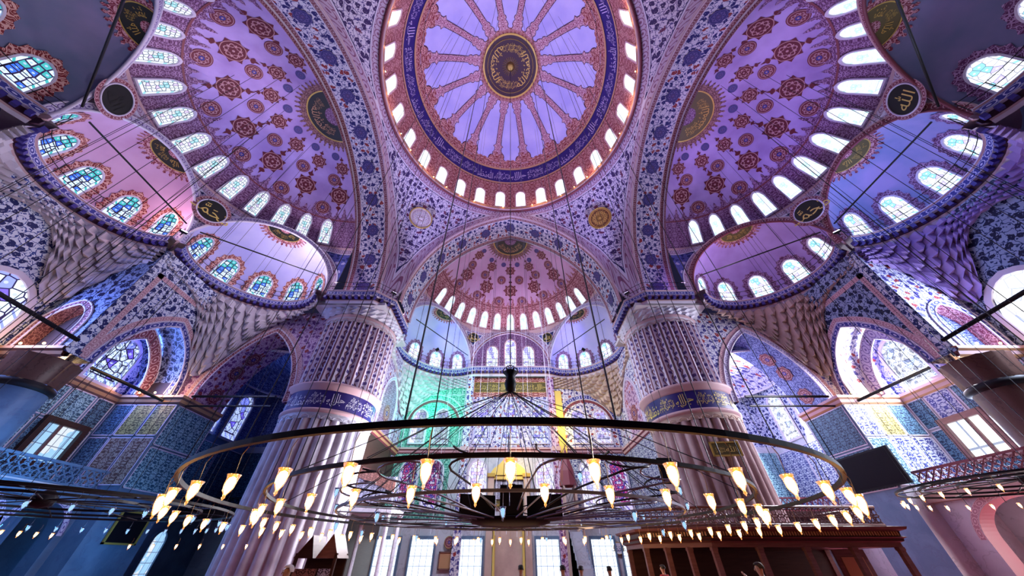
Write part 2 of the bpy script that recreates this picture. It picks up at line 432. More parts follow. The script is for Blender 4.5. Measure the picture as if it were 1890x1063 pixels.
# ------------------------------------------------------------------ camera / world
SX, SY = 942., 531.; FPX = 575.; PITCH = R(41.3); EYE = 1.65
cam = bpy.data.cameras.new('camera'); co = bpy.data.objects.new('camera', cam); COL.objects.link(co)
cam.sensor_fit = 'HORIZONTAL'; cam.sensor_width = 36.; cam.lens = 36. * FPX / 1890.
cam.shift_x = (945. - SX) / 1890.; cam.clip_start = .05; cam.clip_end = 300
co.location = (0, 0, EYE); co.rotation_euler = (pi / 2 + PITCH, 0, 0)
SC.camera = co

CX0, CY0 = 0., 10.8                       # centre of the main dome
RD, ZR = 11.75, 34.25                     # radius and height of its base ring
ZC0, ZC1 = 18.7, 19.5                     # walkway cornice
ZL = 10.4                                 # springing ledge
QY0, QY1, QA, QH = 22.5, 26., 10.2, 13.2  # arch before the qibla
SX0, SX1, SA, SH = 12.4, 15.7, 11.6, 12.3 # side arches
ZS = 19.8

class Frame:                              # local frame: out / tangent axes in plan
    def __init__(s, O, out, tan): s.O = Vector((*O, 0)); s.out = Vector((*out, 0)); s.tan = Vector((*tan, 0))
    def w(s, o, t, z): return s.O + s.out * o + s.tan * t + Vector((0, 0, z))
    def pol(s, rho, phi, z): return s.w(rho * math.cos(phi), rho * math.sin(phi), z)

# ------------------------------------------------------------------ windows on any surface map L(s, t, off)
WN = [0]
def outline(w, h, n=10, pointed=1.15):
    a = w / 2; hh = a * pointed; zs = h - hh
    pts = [(-a, 0.)]
    for t, z in arch_pts(a, hh, n): pts.append((t, zs + z))
    pts.append((a, 0.)); return pts
def window(L, w, h, pane, frame='white_stone', fw=.14, border=None, bw=.5, spikes=0, label=None, depth=.10, bars=None, name=None):
    WN[0] += 1
    f = MB(); O = outline(w, h); n = len(O)
    def scale(k):                          # outline grown by k
        a = w / 2 + k; o = []
        for s, t in O:
            if t <= 0: o.append((math.copysign(a, s), -k)); continue
            dx, dz = s, t - (h - w / 2 * 1.15)
            if dz < 0: o.append((math.copysign(a, s), t)); continue
            l = math.hypot(dx, dz) or 1; o.append((s + dx / l * k, t + dz / l * k))
        return o
    I, X = O, scale(fw)
    for i in range(n):
        j = (i + 1) % n
        f.face([L(*I[i], depth), L(*I[j], depth), L(*X[j], depth), L(*X[i], depth)], frame)
        f.face([L(*I[i], .0), L(*I[j], .0), L(*I[j], depth), L(*I[i], depth)], frame)
        f.face([L(*X[i], depth), L(*X[j], depth), L(*X[j], -.05), L(*X[i], -.05)], frame)
    if border:
        m = 30; B0 = scale(fw); 
        # resample grown outlines densely for the spiked flame border
        def dense(P, k):
            Q = [P[0]]; seg = [math.dist(P[i], P[i + 1]) for i in range(n - 1)]; T = sum(seg)
            out = []
            for q in range(k + 1):
                d = T * q / k; i = 0
                while i < n - 2 and d > seg[i]: d -= seg[i]; i += 1
                a = d / max(seg[i], 1e-9); out.append((P[i][0] + (P[i + 1][0] - P[i][0]) * a, P[i][1] + (P[i + 1][1] - P[i][1]) * a))
            return out
        k = (spikes or 12) * 2
        A = dense(B0, k); B = dense(scale(fw + bw), k); C = dense(scale(fw + bw * 1.55), k)
        for i in range(k):
            f.face([L(*A[i], .06), L(*A[i + 1], .06), L(*B[i + 1], .06), L(*B[i], .06)], border, [A[i], A[i + 1], B[i + 1], B[i]])
        if spikes:
            for i in range(0, k, 2):
                c = C[i + 1]; f.face([L(*B[i], .06), L(*B[min(i + 2, k)], .06), L(*c, .06)], border, [B[i], B[min(i + 2, k)], c])
    fo = f.build(name or ('window_%d' % WN[0])); struct(fo, label, 'window' if label else None)
    p = MB(); zs = h - w / 2 * 1.15
    def P(u, v):
        s = (u - .5) * w * .998; return L(s, v * (zs + pz(s, w / 2, w / 2 * 1.15)), .02)
    def U(u, v):
        s = (u - .5) * w; return (s, v * (zs + pz(s, w / 2, w / 2 * 1.15)))
    p.grid(P, 8, 4, pane, U, lambda u, v: ((u - .5) * 2, v * (zs + pz((u - .5) * w, w / 2, w / 2 * 1.15)) / h), False)
    p.build('pane', fo)
    if bars:
        b = MB()
        for i in range(1, bars[0]):
            s = -w / 2 + w * i / bars[0]; b.tube([L(s, 0, .06), L(s, (zs + pz(s, w / 2, w / 2 * 1.15)), .06)], .022, 'iron', 4)
        for i in range(1, bars[1]):
            t = h * i / bars[1]; a = w / 2 if t < zs else w / 2 * math.sqrt(max(0, 1 - ((t - zs) / (h - zs)) ** 2))
            b.tube([L(-a, t, .06), L(a, t, .06)], .022, 'iron', 4)
        b.build('glazing_bars', fo)
    return fo

# ================================================================== MAIN DOME
def dome_az(a):
    if a < 0: return 11.45 - a / 14 * .3, 36.9 + a / 14 * 2.65
    return 11.45 * math.cos(R(a)), 36.9 + 10.4 * math.sin(R(a))
def dome_pt(az, a, off=0.):
    r, z = dome_az(a); r -= off * (math.cos(R(a)) if a > 0 else 1); z -= off * (math.sin(R(a)) if a > 0 else 0)
    return Vector((CX0 + r * math.cos(az), CY0 + r * math.sin(az), z))
def dome_arc(s, t, azc, a0, off=0.03):       # local metres on the dome about (azc, a0); +s is to the viewer's right
    a = a0 + math.degrees(t / 10.95); r = max(dome_az(a)[0], .05)
    return dome_pt(azc - s / r, a, off)
def main_dome():
    mb = MB()
    def zone(a0, a1, m, nv, off=0., nu=112):
        mb.grid(lambda u, v: dome_pt(u * 2 * pi, a0 + (a1 - a0) * v, off), nu, nv, m,
                lambda u, v: (u * 2 * pi * 11.4, R(a0 + (a1 - a0) * v) * 11.), lambda u, v: (u, v))
    zone(-14, 13.2, 'arabesque_orange', 6); zone(13.2, 14.6, 'lip_warm', 1, .05); zone(14.6, 25.4, 'blue_ground', 3)
    zone(25.4, 26.8, 'lip_warm', 1, .05); zone(26.8, 31.5, 'arabesque_orange', 2); zone(31.5, 70.5, 'plaster_lavender', 14)
    zone(70.5, 73, 'arabesque_orange', 1); zone(73, 74.0, 'gold', 1, .06); zone(74.0, 90, 'script_plum', 4)
    N = 16
    for k in range(N):
        az = (k + .5) * 2 * pi / N
        # ribs, with knops at both ends
        W = [(30, .5), (38, .62), (39.5, .42), (41.5, .40), (42.5, .62), (43.5, .40), (44.2, .30), (52, .28), (60, .27), (63.5, .27), (64.3, .42), (65.3, .46), (66.3, .34), (67.2, .48), (68.6, .55), (69.6, .44), (71, .60)]
        for m, gr, off in (('cornice_dark', .07, .03), ('arabesque_rose', 0., .05)):
            for (a, w), (b, x) in zip(W[:-1], W[1:]):
                w += gr; x += gr; p = [(-w, a), (w, a), (x, b), (-x, b)]
                mb.face([dome_pt(az - s / max(dome_az(q)[0], .1), q, off) for s, q in p], m, [(s * 1.4, R(q) * 11) for s, q in p])
        # palmette at the foot of each rib
        for m, gr, off in (('cornice_dark', .10, .02), ('arabesque_orange', 0., .06)):
            P = []
            for i in range(49):
                th = pi * i / 48; r = (1.02 + .26 * abs(math.cos(th * 3.5)) ** .6 + gr); P.append((r * math.cos(th) * .92, r * math.sin(th) * 1.25 - .35))
            mb.poly([dome_arc(s, t, az, 32.3, off) for s, t in P], m, P)
        P = [(.42 * math.cos(t) * (1 + .2 * math.cos(6 * t)), .42 * math.sin(t) * (1 + .2 * math.cos(6 * t)) + .35) for t in [2 * pi * i / 36 for i in range(36)]]
        mb.poly([dome_arc(s, t, az, 32.3, .08) for s, t in P], 'medallion_blue', [(s / .5, (t - .35) / .5) for s, t in P])
        # wavy edge between palmettes
        P = [(.85 * math.cos(t), .30 * abs(math.sin(t)) + .14 * abs(math.sin(4 * t))) for t in [pi * i / 20 for i in range(21)]]
        mb.poly([dome_arc(s, t, az + pi / N, 31.2, .04) for s, t in P], 'arabesque_orange', P)
    o = struct(mb.build('ceiling'), 'great central dome with sixteen painted ribs and a blue inscription band', 'dome')
    t = MB()
    for i in range(30):                      # inscription band
        az = i * 2 * pi / 30
        add_text(t, [BASM, SALA, '\ufdfb', BASM, MUH + ALLAH][i % 5], lambda s, q: dome_arc(s, q, az, 20, .05), 'pale_script', 2.1, 1.45)
    t.build('inscription_band', o)
    t = MB()
    for i in range(10):
        az = i * 2 * pi / 10 + .2
        add_text(t, [MUH, ALLAH, BASM, SALA, ALLAH][i % 5], lambda s, q: dome_arc(s, q, az, 80.2, .06), 'gold', 1.5, .95)
    for i in range(24):
        az = i * 2 * pi / 24
        t.tube([dome_pt(az, a, .05) for a in (85, 87, 88.5)], .02, 'gold', 4)
    t.tube([dome_pt(i * 2 * pi / 40, 76, .05) for i in range(40)], .03, 'gold', 4, closed=True)
    t.build('calligraphy', o)
    b = MB(); b.lathe([(.0, -.5), (.22, -.42), (.34, -.2), (.36, 0), (.30, .1), (.0, .12)], dome_pt(0, 90) - Vector((0, 0, .1)), 'gold_bright', 20)
    b.lathe([(.42, -.05), (.5, 0), (.42, .1)], dome_pt(0, 90) - Vector((0, 0, .1)), 'brass', 20)
    b.build('boss', o)
    for k in range(28):                      # ring of windows
        az = (k + .5) * 2 * pi / 28
        def L(s, t, off, az=az):
            z = 34.75 + t; a = (z - 36.9) * 14 / 2.65 if z < 36.9 else math.degrees(math.asin(min(1, (z - 36.9) / 10.4)))
            return dome_pt(az - s / 11.6, a, off)
        if math.sin(az) > -.80: window(L, 1.15, 2.85, 'pane_dome', 'lip_rose', .12, depth=.12, label='one of the bright arched windows ringing the foot of the great dome')
main_dome()
# base moulding of the dome
mb = MB()
for z, r, rr, m in ((34.25, 11.72, .14, 'lip_rose'), (33.98, 11.78, .10, 'lip_maroon'), (34.5, 11.66, .08, 'lip_warm')):
    mb.tube([(CX0 + r * math.cos(2 * pi * i / 128), CY0 + r * math.sin(2 * pi * i / 128), z) for i in range(128)], rr, m, 6, closed=True)
struct(mb.build('dome_cornice'), 'circular rose moulding under the windows of the great dome', 'cornice')

# ================================================================== GREAT ARCHES + PENDENTIVES
def qarch(t, y=QY0): return Vector((t, y, ZS + pz(t, QA, QH)))
def sarch(sx, t, x=SX0): return Vector((sx * x, CY0 + t, ZS + pz(t, SA, SH)))
def soffit(fin, fout, a, name, label, W, nmed):
    mb = MB(); N = 72
    ts = [a * math.sin((-1 + 2 * i / N) * pi / 2) for i in range(N + 1)]
    A = [fin(t) for t in ts]; B = [fout(t) for t in ts]
    ln = [0.]
    for i in range(N): ln.append(ln[-1] + (A[i + 1] - A[i]).length)
    mb.grid(lambda u, v: A[int(round(u * N))].lerp(B[int(round(u * N))], v), N, 4, 'soffit_paint', lambda u, v: (ln[int(round(u * N))], v * W), lambda u, v: (u, v))
    # painted blue octagon medallions along the middle
    def at(l, w):
        i = 0
        while i < N - 1 and ln[i + 1] < l: i += 1
        k = (l - ln[i]) / (ln[i + 1] - ln[i]); p = A[i].lerp(A[i + 1], k); q = B[i].lerp(B[i + 1], k)
        d = (A[i + 1] - A[i]).normalized(); n = d.cross((q - p).normalized())
        c = p.lerp(q, w)
        mid = (A[0] + A[-1]) / 2
        if n.dot(mid - c) < 0: n = -n
        return c + n * .04
    for k in range(nmed):
        l0 = ln[-1] * (k + .5) / nmed
        P = []
        for i in range(16):
            th = 2 * pi * i / 16; r = .62 * (1 + .10 * math.cos(8 * th)); P.append((r * math.cos(th), r * math.sin(th)))
        mb.poly([at(l0 + x, .5 + y / W) for x, y in P], 'medallion_blue', [(x / .62, y / .62) for x, y in P])
    # rounded edge mouldings
    mb.tube(A, .13, 'lip_rose', 6); mb.tube(B, .10, 'lip_white', 6)
    return struct(mb.build(name), label, 'arch')
soffit(lambda t: qarch(t), lambda t: qarch(t, QY1), QA, 'arch_qibla', 'broad painted arch in front of the far half dome', 3.5, 11)
for sx, nm in ((-1, 'left'), (1, 'right')):
    soffit(lambda t: sarch(sx, t), lambda t: sarch(sx, t, SX1), SA, 'arch_' + nm, 'broad painted arch opening into the %s half dome' % nm, 3.3, 12)

def pendentive(sx, sy, name, label):
    mb = MB(); NU, NV = 48, 18
    yq = QY0 if sy > 0 else 2 * CY0 - QY0 + (-.0)
    def top(u):
        az = pi / 2 * u                     # 0: on the side arch, 1: on the qibla arch
        return Vector((sx * RD * math.cos(az), CY0 + sy * RD * math.sin(az), ZR))
    hy = abs(yq - CY0)
    def bot(u):
        if u < .5:
            t = SA * math.sin(u * pi) * sy
            return sarch(sx, t)
        k = (1 - u) * 2; t = QA * math.sin(k * pi / 2)
        p = Vector((sx * t, CY0 + sy * hy, ZS + pz(t, QA, QH)))
        # meet the side arch at the corner
        return p
    # shared corner where both arches land
    def bot2(u):
        p = bot(u); c = Vector((sx * 11.6, CY0 + sy * (hy - .15), ZS))
        w = max(0., 1 - abs(u - .5) * 2 / .12); return p.lerp(c, w * w)
    def P(u, v):
        a, b = bot2(u), top(u); p = a.lerp(b, v)
        out = Vector((sx * math.cos(pi / 2 * u), sy * math.sin(pi / 2 * u), .0)) * (.9 * math.sin(pi * v) * (b - a).length / 14)
        return p + out
    Lt = [top(i / 64) for i in range(65)]; Lb = [bot2(i / 64) for i in range(65)]
    def D(u, v):
        p = P(u, v)
        d = min(min((p - q).length for q in Lt), min((p - q).length for q in Lb))
        return (d, u * 18.)
    mb.grid(P, NU, NV, 'pendentive_paint', lambda u, v: (u * 18., (P(u, v).z)), D)
    mb.tube([bot2(i / 48) for i in range(49)], .12, 'lip_white', 6)
    return struct(mb.build(name), label, 'pendentive'), P
PEN = {}
for sx, sy, nm, lb in ((-1, 1, 'pendentive', 'pale painted pendentive left of the far arch'), (1, 1, 'pendentive', 'purple painted pendentive right of the far arch'),
                       (-1, -1, 'pendentive', 'pendentive tip at the upper left of the great dome'), (1, -1, 'pendentive', 'pendentive tip at the upper right of the great dome')):
    PEN[sx, sy] = pendentive(sx, sy, nm, lb)[1]

# boards with script -------------------------------------------------
def roundel(c, n, rad, body, label, ground='script_green', ink='gold', up=Vector((0, 0, 1)), rim='gold', extra=None, group=None):
    n = n.normalized(); x = up.cross(n).normalized(); y = n.cross(x)
    L = lambda s, t, o: c + x * s + y * t + n * o
    root = empty('calligraphy_roundel', c); tag(root, label, 'roundel', group)
    loc = lambda p: p - c
    b = MB(); K = 36
    P = [(rad * math.cos(2 * pi * i / K), rad * math.sin(2 * pi * i / K)) for i in range(K)]
    b.poly([loc(L(s, t, .06)) for s, t in P], ground, [(s / rad, t / rad) for s, t in P])
    for i in range(K):
        j = (i + 1) % K; b.face([loc(L(*P[i], .06)), loc(L(*P[j], .06)), loc(L(*P[j], -.06)), loc(L(*P[i], -.06))], ground)
    b.build('board', root)
    r = MB(); r.tube([loc(L(s * 1.0, t * 1.0, .08)) for s, t in P], .05 * rad, rim, 6, closed=True)
    if extra: r.ribbon([loc(L(s * 1.04, t * 1.04, .05)) for s, t in P + P[:1]], [loc(L(s * 1.32, t * 1.32, .05)) for s, t in P + P[:1]], extra)
    r.build('rim', root)
    if body:
        t = MB(); add_text(t, body, lambda s, q: loc(L(s, q, .075)), ink, None, rad * 1.05); t.build('script', root)
    return root
for sx, lb, gm in ((-1, 'pale gilded openwork roundel on the left pendentive', 'medallion_pale'), (1, 'dark gilded openwork roundel on the right pendentive', 'medallion_gilt')):
    P = PEN[sx, 1]; c = P(.5, .70); n = (P(.55, .70) - P(.45, .70)).cross(P(.5, .75) - P(.5, .65))
    if n.dot(Vector((0, CY0, 20)) - c) < 0: n = -n
    n.normalize()
    r = roundel(c + n * .12, n, 1.2, None, lb, gm, up=Vector((0, 0, 1)))
    t = MB(); x = Vector((0, 0, 1)).cross(n).normalized(); y = n.cross(x)
    ink = 'gold' if sx > 0 else 'white_stone'
    for i in range(8):
        a = 2 * pi * i / 8; f = lambda s, q: x * (math.sin(a) * (q + .72) + math.cos(a) * s) + y * (math.cos(a) * (q + .72) - math.sin(a) * s) + n * .09
        add_text(t, [ALLAH, MUH][i % 2], f, ink, .62, .52)
    for k in range(12):
        a = 2 * pi * k / 12; t.tube([x * (math.cos(a) * q) + y * (math.sin(a) * q) + n * .08 for q in (.1, .38)], .025, ink, 4)
    t.build('script', r)

# ================================================================== HALF DOMES AND EXEDRAE
def half_dome(side, F, a, h, fin_arch, wins, exs, lunette, plaster, zone_m, pane, flip=1, arch_a=None, arch_h=None, zring=25.1, win_h=2.15, rows=None, crest_z=27.75):
    e = (h * h - a * a) / (2 * a); RR = a + e; th0 = math.asin((zring - ZS) / RR); th1 = math.acos(e / RR)
    def S(phi, th, off=0.):
        r = (RR - off) * math.cos(th) - e; return F.pol(r, phi, ZS + (RR - off) * math.sin(th))
    rho = lambda z: math.sqrt(RR * RR - (z - ZS) ** 2) - e
    thz = lambda z: math.asin((z - ZS) / RR)
    mb = MB()
    def zone(t0, t1, m, nv, off=0.):
        mb.grid(lambda u, v: S(-pi / 2 + pi * u, t0 + (t1 - t0) * v, off), 60, nv, m, lambda u, v: (u * pi * 10., (t0 + (t1 - t0) * v) * RR))
    tc = thz(crest_z)
    zone(th0, tc, zone_m, 5); zone(tc, th1 - .001, plaster, 18)
    zone(th0 - .035, th0 + .005, 'lip_rose', 1, .08); zone(tc - .012, tc + .004, 'lip_maroon', 1, .03)
    def Lm(phi, th): return lambda s, t, o=.03: S(phi + flip * s / max((RR * math.cos(th + t / RR) - e), .3), th + t / RR, o)
    # crest of palmettes
    n = 36
    for i in range(n):
        phi = -pi / 2 + pi * (i + .5) / n; L = Lm(phi, tc); w = pi * rho(crest_z) / n / 2; big = i % 2 == 0; k = 1.3 if big else .8
        P = [(-w, -.02), (-w, .18), (-w * .55, .28), (-w * .62, .42 * k), (-w * .28, .5 * k), (-w * .3, .72 * k), (0, 1.0 * k), (w * .3, .72 * k), (w * .28, .5 * k), (w * .62, .42 * k), (w * .55, .28), (w, .18), (w, -.02)]
        mb.poly([L(s, t) for s, t in P], 'arabesque_violet' if plaster != 'plaster_rose' else 'arabesque_maroon', [(phi * 8 + s, t) for s, t in P])
    # painted medallions on the plaster
    for kind, r0, rad, phis in rows:
        th = math.acos((r0 + e) / RR)
        for ph in phis:
            L = Lm(R(ph), th)
            K = 40; P = []
            for i in range(K):
                t = 2 * pi * i / K; q = rad
                if kind == 'spiky': q = rad * (1 + .13 * math.cos(8 * t) + .05 * math.cos(16 * t))
                P.append((q * math.cos(t), q * math.sin(t)))
            m = {'spiky': 'medallion_spiky', 'round': 'medallion_round', 'blue': 'medallion_blue'}[kind]
            mb.poly([L(s, t) for s, t in P], m, [(s / rad, t / rad) for s, t in P])
            if kind == 'spiky':
                for sg in (-1, 1):
                    Q = [(0, 1.02), (.10, 1.2), (.30, 1.38), (.22, 1.52), (.10, 1.56), (0, 1.95), (-.10, 1.56), (-.22, 1.52), (-.30, 1.38), (-.10, 1.2)]
                    mb.poly([L(s * rad, sg * t * rad) for s, t in Q], m, [(s * .3, t * .3) for s, t in Q])
    # half medallion at the crown
    def crown(S2, r1, r2, r3, sp, m_in, m_ring, fl):
        N = 40
        for lo, hi, m, off in ((.02, r1, m_in, .03), (r1, r2, m_ring, .03), (r2, r2 + .10, 'gold', .05), (r2 + .1, r2 + (r3 - r2) * .5, fl, .03)):
            mb.grid(lambda u, v: S2(-pi / 2 + pi * u, lo + (hi - lo) * v, off), N, 2, m, lambda u, v: (u * pi * hi, lo + (hi - lo) * v))
        for i in range(sp):
            p0, p1 = -pi / 2 + pi * i / sp, -pi / 2 + pi * (i + 1) / sp; pm = (p0 + p1) / 2; rb = r2 + (r3 - r2) * .5; dp = (p1 - p0)
            P = [(p0, rb), (pm - dp * .2, rb + (r3 - rb) * .35), (pm - dp * .12, rb + (r3 - rb) * .5), (pm - dp * .2, rb + (r3 - rb) * .72), (pm, r3), (pm + dp * .2, rb + (r3 - rb) * .72), (pm + dp * .12, rb + (r3 - rb) * .5), (pm + dp * .2, rb + (r3 - rb) * .35), (p1, rb)]
            mb.poly([S2(p, r, .03) for p, r in P], fl, [(p * r3, r) for p, r in P])
    Sr = lambda phi, r, off: S(phi, math.acos(min(1, (r + e) / RR)), off)
    crown(Sr, .75, 2.05, 3.0, 22, 'arabesque_violet', 'script_olive' if side == 'right' else 'script_green', 'arabesque_dark')
    # fascia between the great arch and the dome edge
    aa, ah = arch_a, arch_h; A = []; B = []
    for i in range(61):
        k = -1 + 2 * i / 60; t = aa * math.sin(k * pi / 2); A.append(F.w(0, t, ZS + pz(t, aa, ah)))
        t2 = a * math.sin(k * pi / 2); B.append(F.w(.0, t2, ZS + pz(t2, a, h)))
    if ah > h: mb.ribbon(A, B, 'border_maroon')
    # lower zone, cut by the exedra arches
    d0 = {}
    corner_r = max(d / math.cos(hw) for (_, hw, d, _, _) in exs)
    def low(phi):
        for (pc, hw, d, hh, _) in exs:
            q = phi - R(pc)
            if abs(q) <= hw:
                s = d * math.tan(q); H = d * math.tan(hw); return ZS - .2 + pz(s, H, hh), d / math.cos(q)
        if lunette:
            q = phi
            if abs(q) <= lunette[0]: s = lunette[1] * math.tan(q); return ZS - .2 + pz(s, lunette[1] * math.tan(lunette[0]), lunette[2]), lunette[1] / math.cos(q)
        return ZS - .2, corner_r
    NU = 180; ph = [-pi / 2 + pi * i / NU for i in range(NU + 1)]
    for (pc, hw, d, hh, _) in exs: ph += [R(pc) - hw * .9999, R(pc) + hw * .9999]
    if lunette: ph += [-lunette[0] * .9999, lunette[0] * .9999]
    ph = sorted(p for p in ph if -pi / 2 <= p <= pi / 2); NV = 8; rt = rho(zring)
    lows = [low(p) for p in ph]
    lowpts = [F.pol(r, p, z) for p, (z, r) in zip(ph, lows)]
    def LP(i, j):
        z, r = lows[i]; v = j / NV; zz = z + (zring - z) * v; k = v ** 1.4
        return F.pol(r + (rt - r) * k, ph[i], zz)
    pts = [[LP(i, j) for j in range(NV + 1)] for i in range(len(ph))]
    dd = [[(min([zring - pts[i][j].z] + [(pts[i][j] - q).length for q in lowpts[max(0, i - 22):i + 23:1]]), ph[i] * 11) for j in range(NV + 1)] for i in range(len(ph))]
    for i in range(len(ph) - 1):
        for j in range(NV):
            q = ((i, j), (i + 1, j), (i + 1, j + 1), (i, j + 1))
            mb.face([pts[x][y] for x, y in q], 'spandrel_paint', [(ph[x] * 10, pts[x][y].z) for x, y in q], [dd[x][y] for x, y in q], True)
    o = struct(mb.build('half_dome'), {'left': 'left half dome dotted with dark medallions', 'right': 'right half dome dotted with dark medallions', 'qibla': 'far half dome of rose plaster dotted with medallions'}[side], 'half dome')
    t = MB()
    for i, ph0 in enumerate((-52, -18, 18, 52)):
        th = math.acos((1.38 + e) / RR); L = Lm(R(ph0), th)
        add_text(t, [BASM, ALLAH, MUH, SALA][i], lambda s, q: L(s, q * -1 if False else q, .06), 'gold' if side == 'right' else 'lip_warm', .95, .8)
    t.build('crown_script', o)
    for k, ph0 in enumerate(wins):
        L0 = lambda s, t, off, p=R(ph0): F.pol(rho(zring + .25 + t) - off, p + flip * s / rho(zring + .25), zring + .25 + t)
        window(L0, .95, win_h, pane, 'lip_white' if side != 'qibla' else 'lip_rose', .11, label='arched stained window in the ring of the %s half dome, %s from the %s end' % ('far' if side == 'qibla' else side, ORD[k], 'left' if side == 'qibla' else 'near'))
    # exedrae -------------------------------------------------------
    out = []
    for n_ex, (pc, hw, d, hh, dep) in enumerate(exs):
        a2 = d * math.tan(hw); c, s_ = math.cos(R(pc)), math.sin(R(pc))
        out2 = F.out * c + F.tan * s_; tan2 = F.tan * c - F.out * s_
        mid = F.w(d * c, d * s_, 0); E = Frame((mid.x, mid.y), (out2.x, out2.y), (tan2.x, tan2.y)); kd = dep / a2
        def SE(phi, r, z): return E.w(r * math.cos(phi) * kd, r * math.sin(phi), z)
        z0 = ZS - .2
        zr = lambda z, off=0.: max(1e-3, (inv_pz(z - z0, a2, hh))) - off
        mb = MB()
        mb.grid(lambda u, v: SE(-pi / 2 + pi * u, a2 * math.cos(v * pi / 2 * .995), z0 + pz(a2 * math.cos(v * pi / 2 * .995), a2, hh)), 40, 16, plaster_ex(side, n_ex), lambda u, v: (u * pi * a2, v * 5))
        # edge band and lip
        A = []; B = []; C = []
        for t, z in arch_pts(a2, hh, 40):
            l = math.hypot(t, z); A.append(E.w(-.06, t, z0 + z)); k = .42 / max(l, .1); B.append(E.w(-.06, t * (1 + k), z0 + z * (1 + k)))
        mb.ribbon(A, B, 'border_white' if side != 'right' else 'border_maroon'); mb.tube([p for p in A], .09, 'lip_white' if side != 'right' else 'lip_maroon', 6); mb.tube(B, .05, 'lip_white' if side != 'right' else 'lip_rose', 5)
        SR = lambda phi, r, off: SE(phi, r * (1 - off / 4), z0 + pz(r, a2, hh) - off)
        def crown2(r1, r2, r3, sp, m_in, m_ring, fl):
            N = 32
            for lo, hi, m, off in ((.02, r1, m_in, .03), (r1, r2, m_ring, .03), (r2, r2 + .07, 'gold', .05), (r2 + .07, r2 + (r3 - r2) * .5, fl, .03)):
                mb.grid(lambda u, v: SR(-pi / 2 + pi * u, lo + (hi - lo) * v, off), N, 2, m, lambda u, v: (u * pi * hi, lo + (hi - lo) * v))
            for i in range(sp):
                p0, p1 = -pi / 2 + pi * i / sp, -pi / 2 + pi * (i + 1) / sp; pm = (p0 + p1) / 2; rb = r2 + (r3 - r2) * .5; dp = (p1 - p0)
                P = [(p0, rb), (pm - dp * .18, rb + (r3 - rb) * .4), (pm - dp * .28, rb + (r3 - rb) * .7), (pm, r3), (pm + dp * .28, rb + (r3 - rb) * .7), (pm + dp * .18, rb + (r3 - rb) * .4), (p1, rb)]
                mb.poly([SR(p, r, .03) for p, r in P], fl, [(p * r3, r) for p, r in P])
        crown2(.38, 1.25, 1.95, 15, 'arabesque_maroon', 'script_olive' if side == 'right' else 'script_green', 'arabesque_maroon')
        where = {('left', 0): 'left exedra next to the far left pier', ('left', 1): 'middle exedra of the left half dome', ('left', 2): 'nearest exedra of the left half dome at the upper left corner',
                 ('right', 0): 'right exedra next to the far right pier', ('right', 1): 'middle exedra of the right half dome', ('right', 2): 'nearest exedra of the right half dome at the upper right corner',
                 ('qibla', 0): 'far exedra left of the prayer niche wall', ('qibla', 1): 'far exedra right of the prayer niche wall'}[side, n_ex]
        oe = struct(mb.build('exedra'), where + ' with windows', 'exedra')
        t = MB()
        for i, p0 in enumerate((-50, 0, 50)):
            L = lambda s, q, p=R(p0): SR(p + flip * s / .85, .85 - q, .05)
            add_text(t, [MUH, BASM, ALLAH][i], lambda s, q: L(s, -q), 'gold', .62, .55)
        t.build('crown_script', oe)
        wl = (-68, -34, 0, 34, 68)
        for kw, w0 in enumerate(wl):
            def L(s, t, off, p=R(w0)):
                z = z0 + .22 + t; r = inv_pz(z - z0, a2, hh) - off
                return SE(p + flip * s / 4.0, r, z)
            bright = side == 'right'
            window(L, 1.12 if side != 'qibla' else 1.0, 2.0 if side != 'qibla' else 1.75, 'pane_exedra_bright' if side != 'left' else ('pane_exedra'), 'lip_white', .09, 'arabesque_orange' if side == 'left' else 'arabesque_violet', .26, 13, depth=.09, label='stained window with a flame border in the %s, %s of five' % (where.replace(' of the left half dome', ' on the left').replace(' of the right half dome', ' on the right').replace(' at the upper left corner', '').replace(' at the upper right corner', ''), ORD[kw]))
        out.append((E, a2, hh, kd, where))
    return S, rho, out
def inv_pz(z, a, h):
    if h >= a:
        e = (h * h - a * a) / (2 * a); return max(.02, math.sqrt(max(0., (a + e) ** 2 - z * z)) - e)
    return max(.02, a * math.sqrt(max(0., 1 - (z / h) ** 2)))
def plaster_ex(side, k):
    return {'left': ['plaster_lavender', 'plaster_rose', 'plaster_shaded'], 'right': ['plaster_violet', 'plaster_blue', 'plaster_shaded'], 'qibla': ['plaster_lavender', 'plaster_lavender']}[side][k]
FL = Frame((-SX1, CY0), (-1, 0), (0, 1)); FR = Frame((SX1, CY0), (1, 0), (0, 1)); FQ = Frame((0, QY1), (0, 1), (1, 0))
HW = R(25.6); DEX = 9.1
def steps(n, st): return [(-(n - 1) / 2 + i) * st for i in range(n)]
ROWS = [('blue', 3.5, .34, steps(6, 29)), ('spiky', 4.45, .58, steps(7, 27)), ('round', 5.5, .56, steps(6, 29)), ('spiky', 6.7, .84, steps(7, 26)), ('round', 7.8, .64, steps(6, 27))]
exs = [(55.6, R(30), 8.74, 4.9, 4.5), (0, HW, DEX, 4.7, 3.9), (-55.6, R(30), 8.74, 4.9, 4.5)]
HD = {}
HD['left'] = half_dome('left', FL, 11.3, 11.7, None, steps(13, 12.2), exs, None, 'plaster_violet', 'arabesque_violet', 'pane_half', 1, SA, SH, rows=ROWS, win_h=1.95, crest_z=27.5)
HD['right'] = half_dome('right', FR, 11.3, 11.7, None, steps(13, 12.2), exs, None, 'plaster_violet', 'arabesque_violet', 'pane_half_soft', -1, SA, SH, rows=ROWS, win_h=1.95, crest_z=27.5)
ROWQ = [('blue', 3.5, .32, steps(6, 30)), ('spiky', 4.2, .62, steps(5, 36)), ('round', 5.4, .60, steps(6, 26)), ('spiky', 6.5, .85, steps(5, 30)), ('round', 7.6, .66, steps(6, 24))]
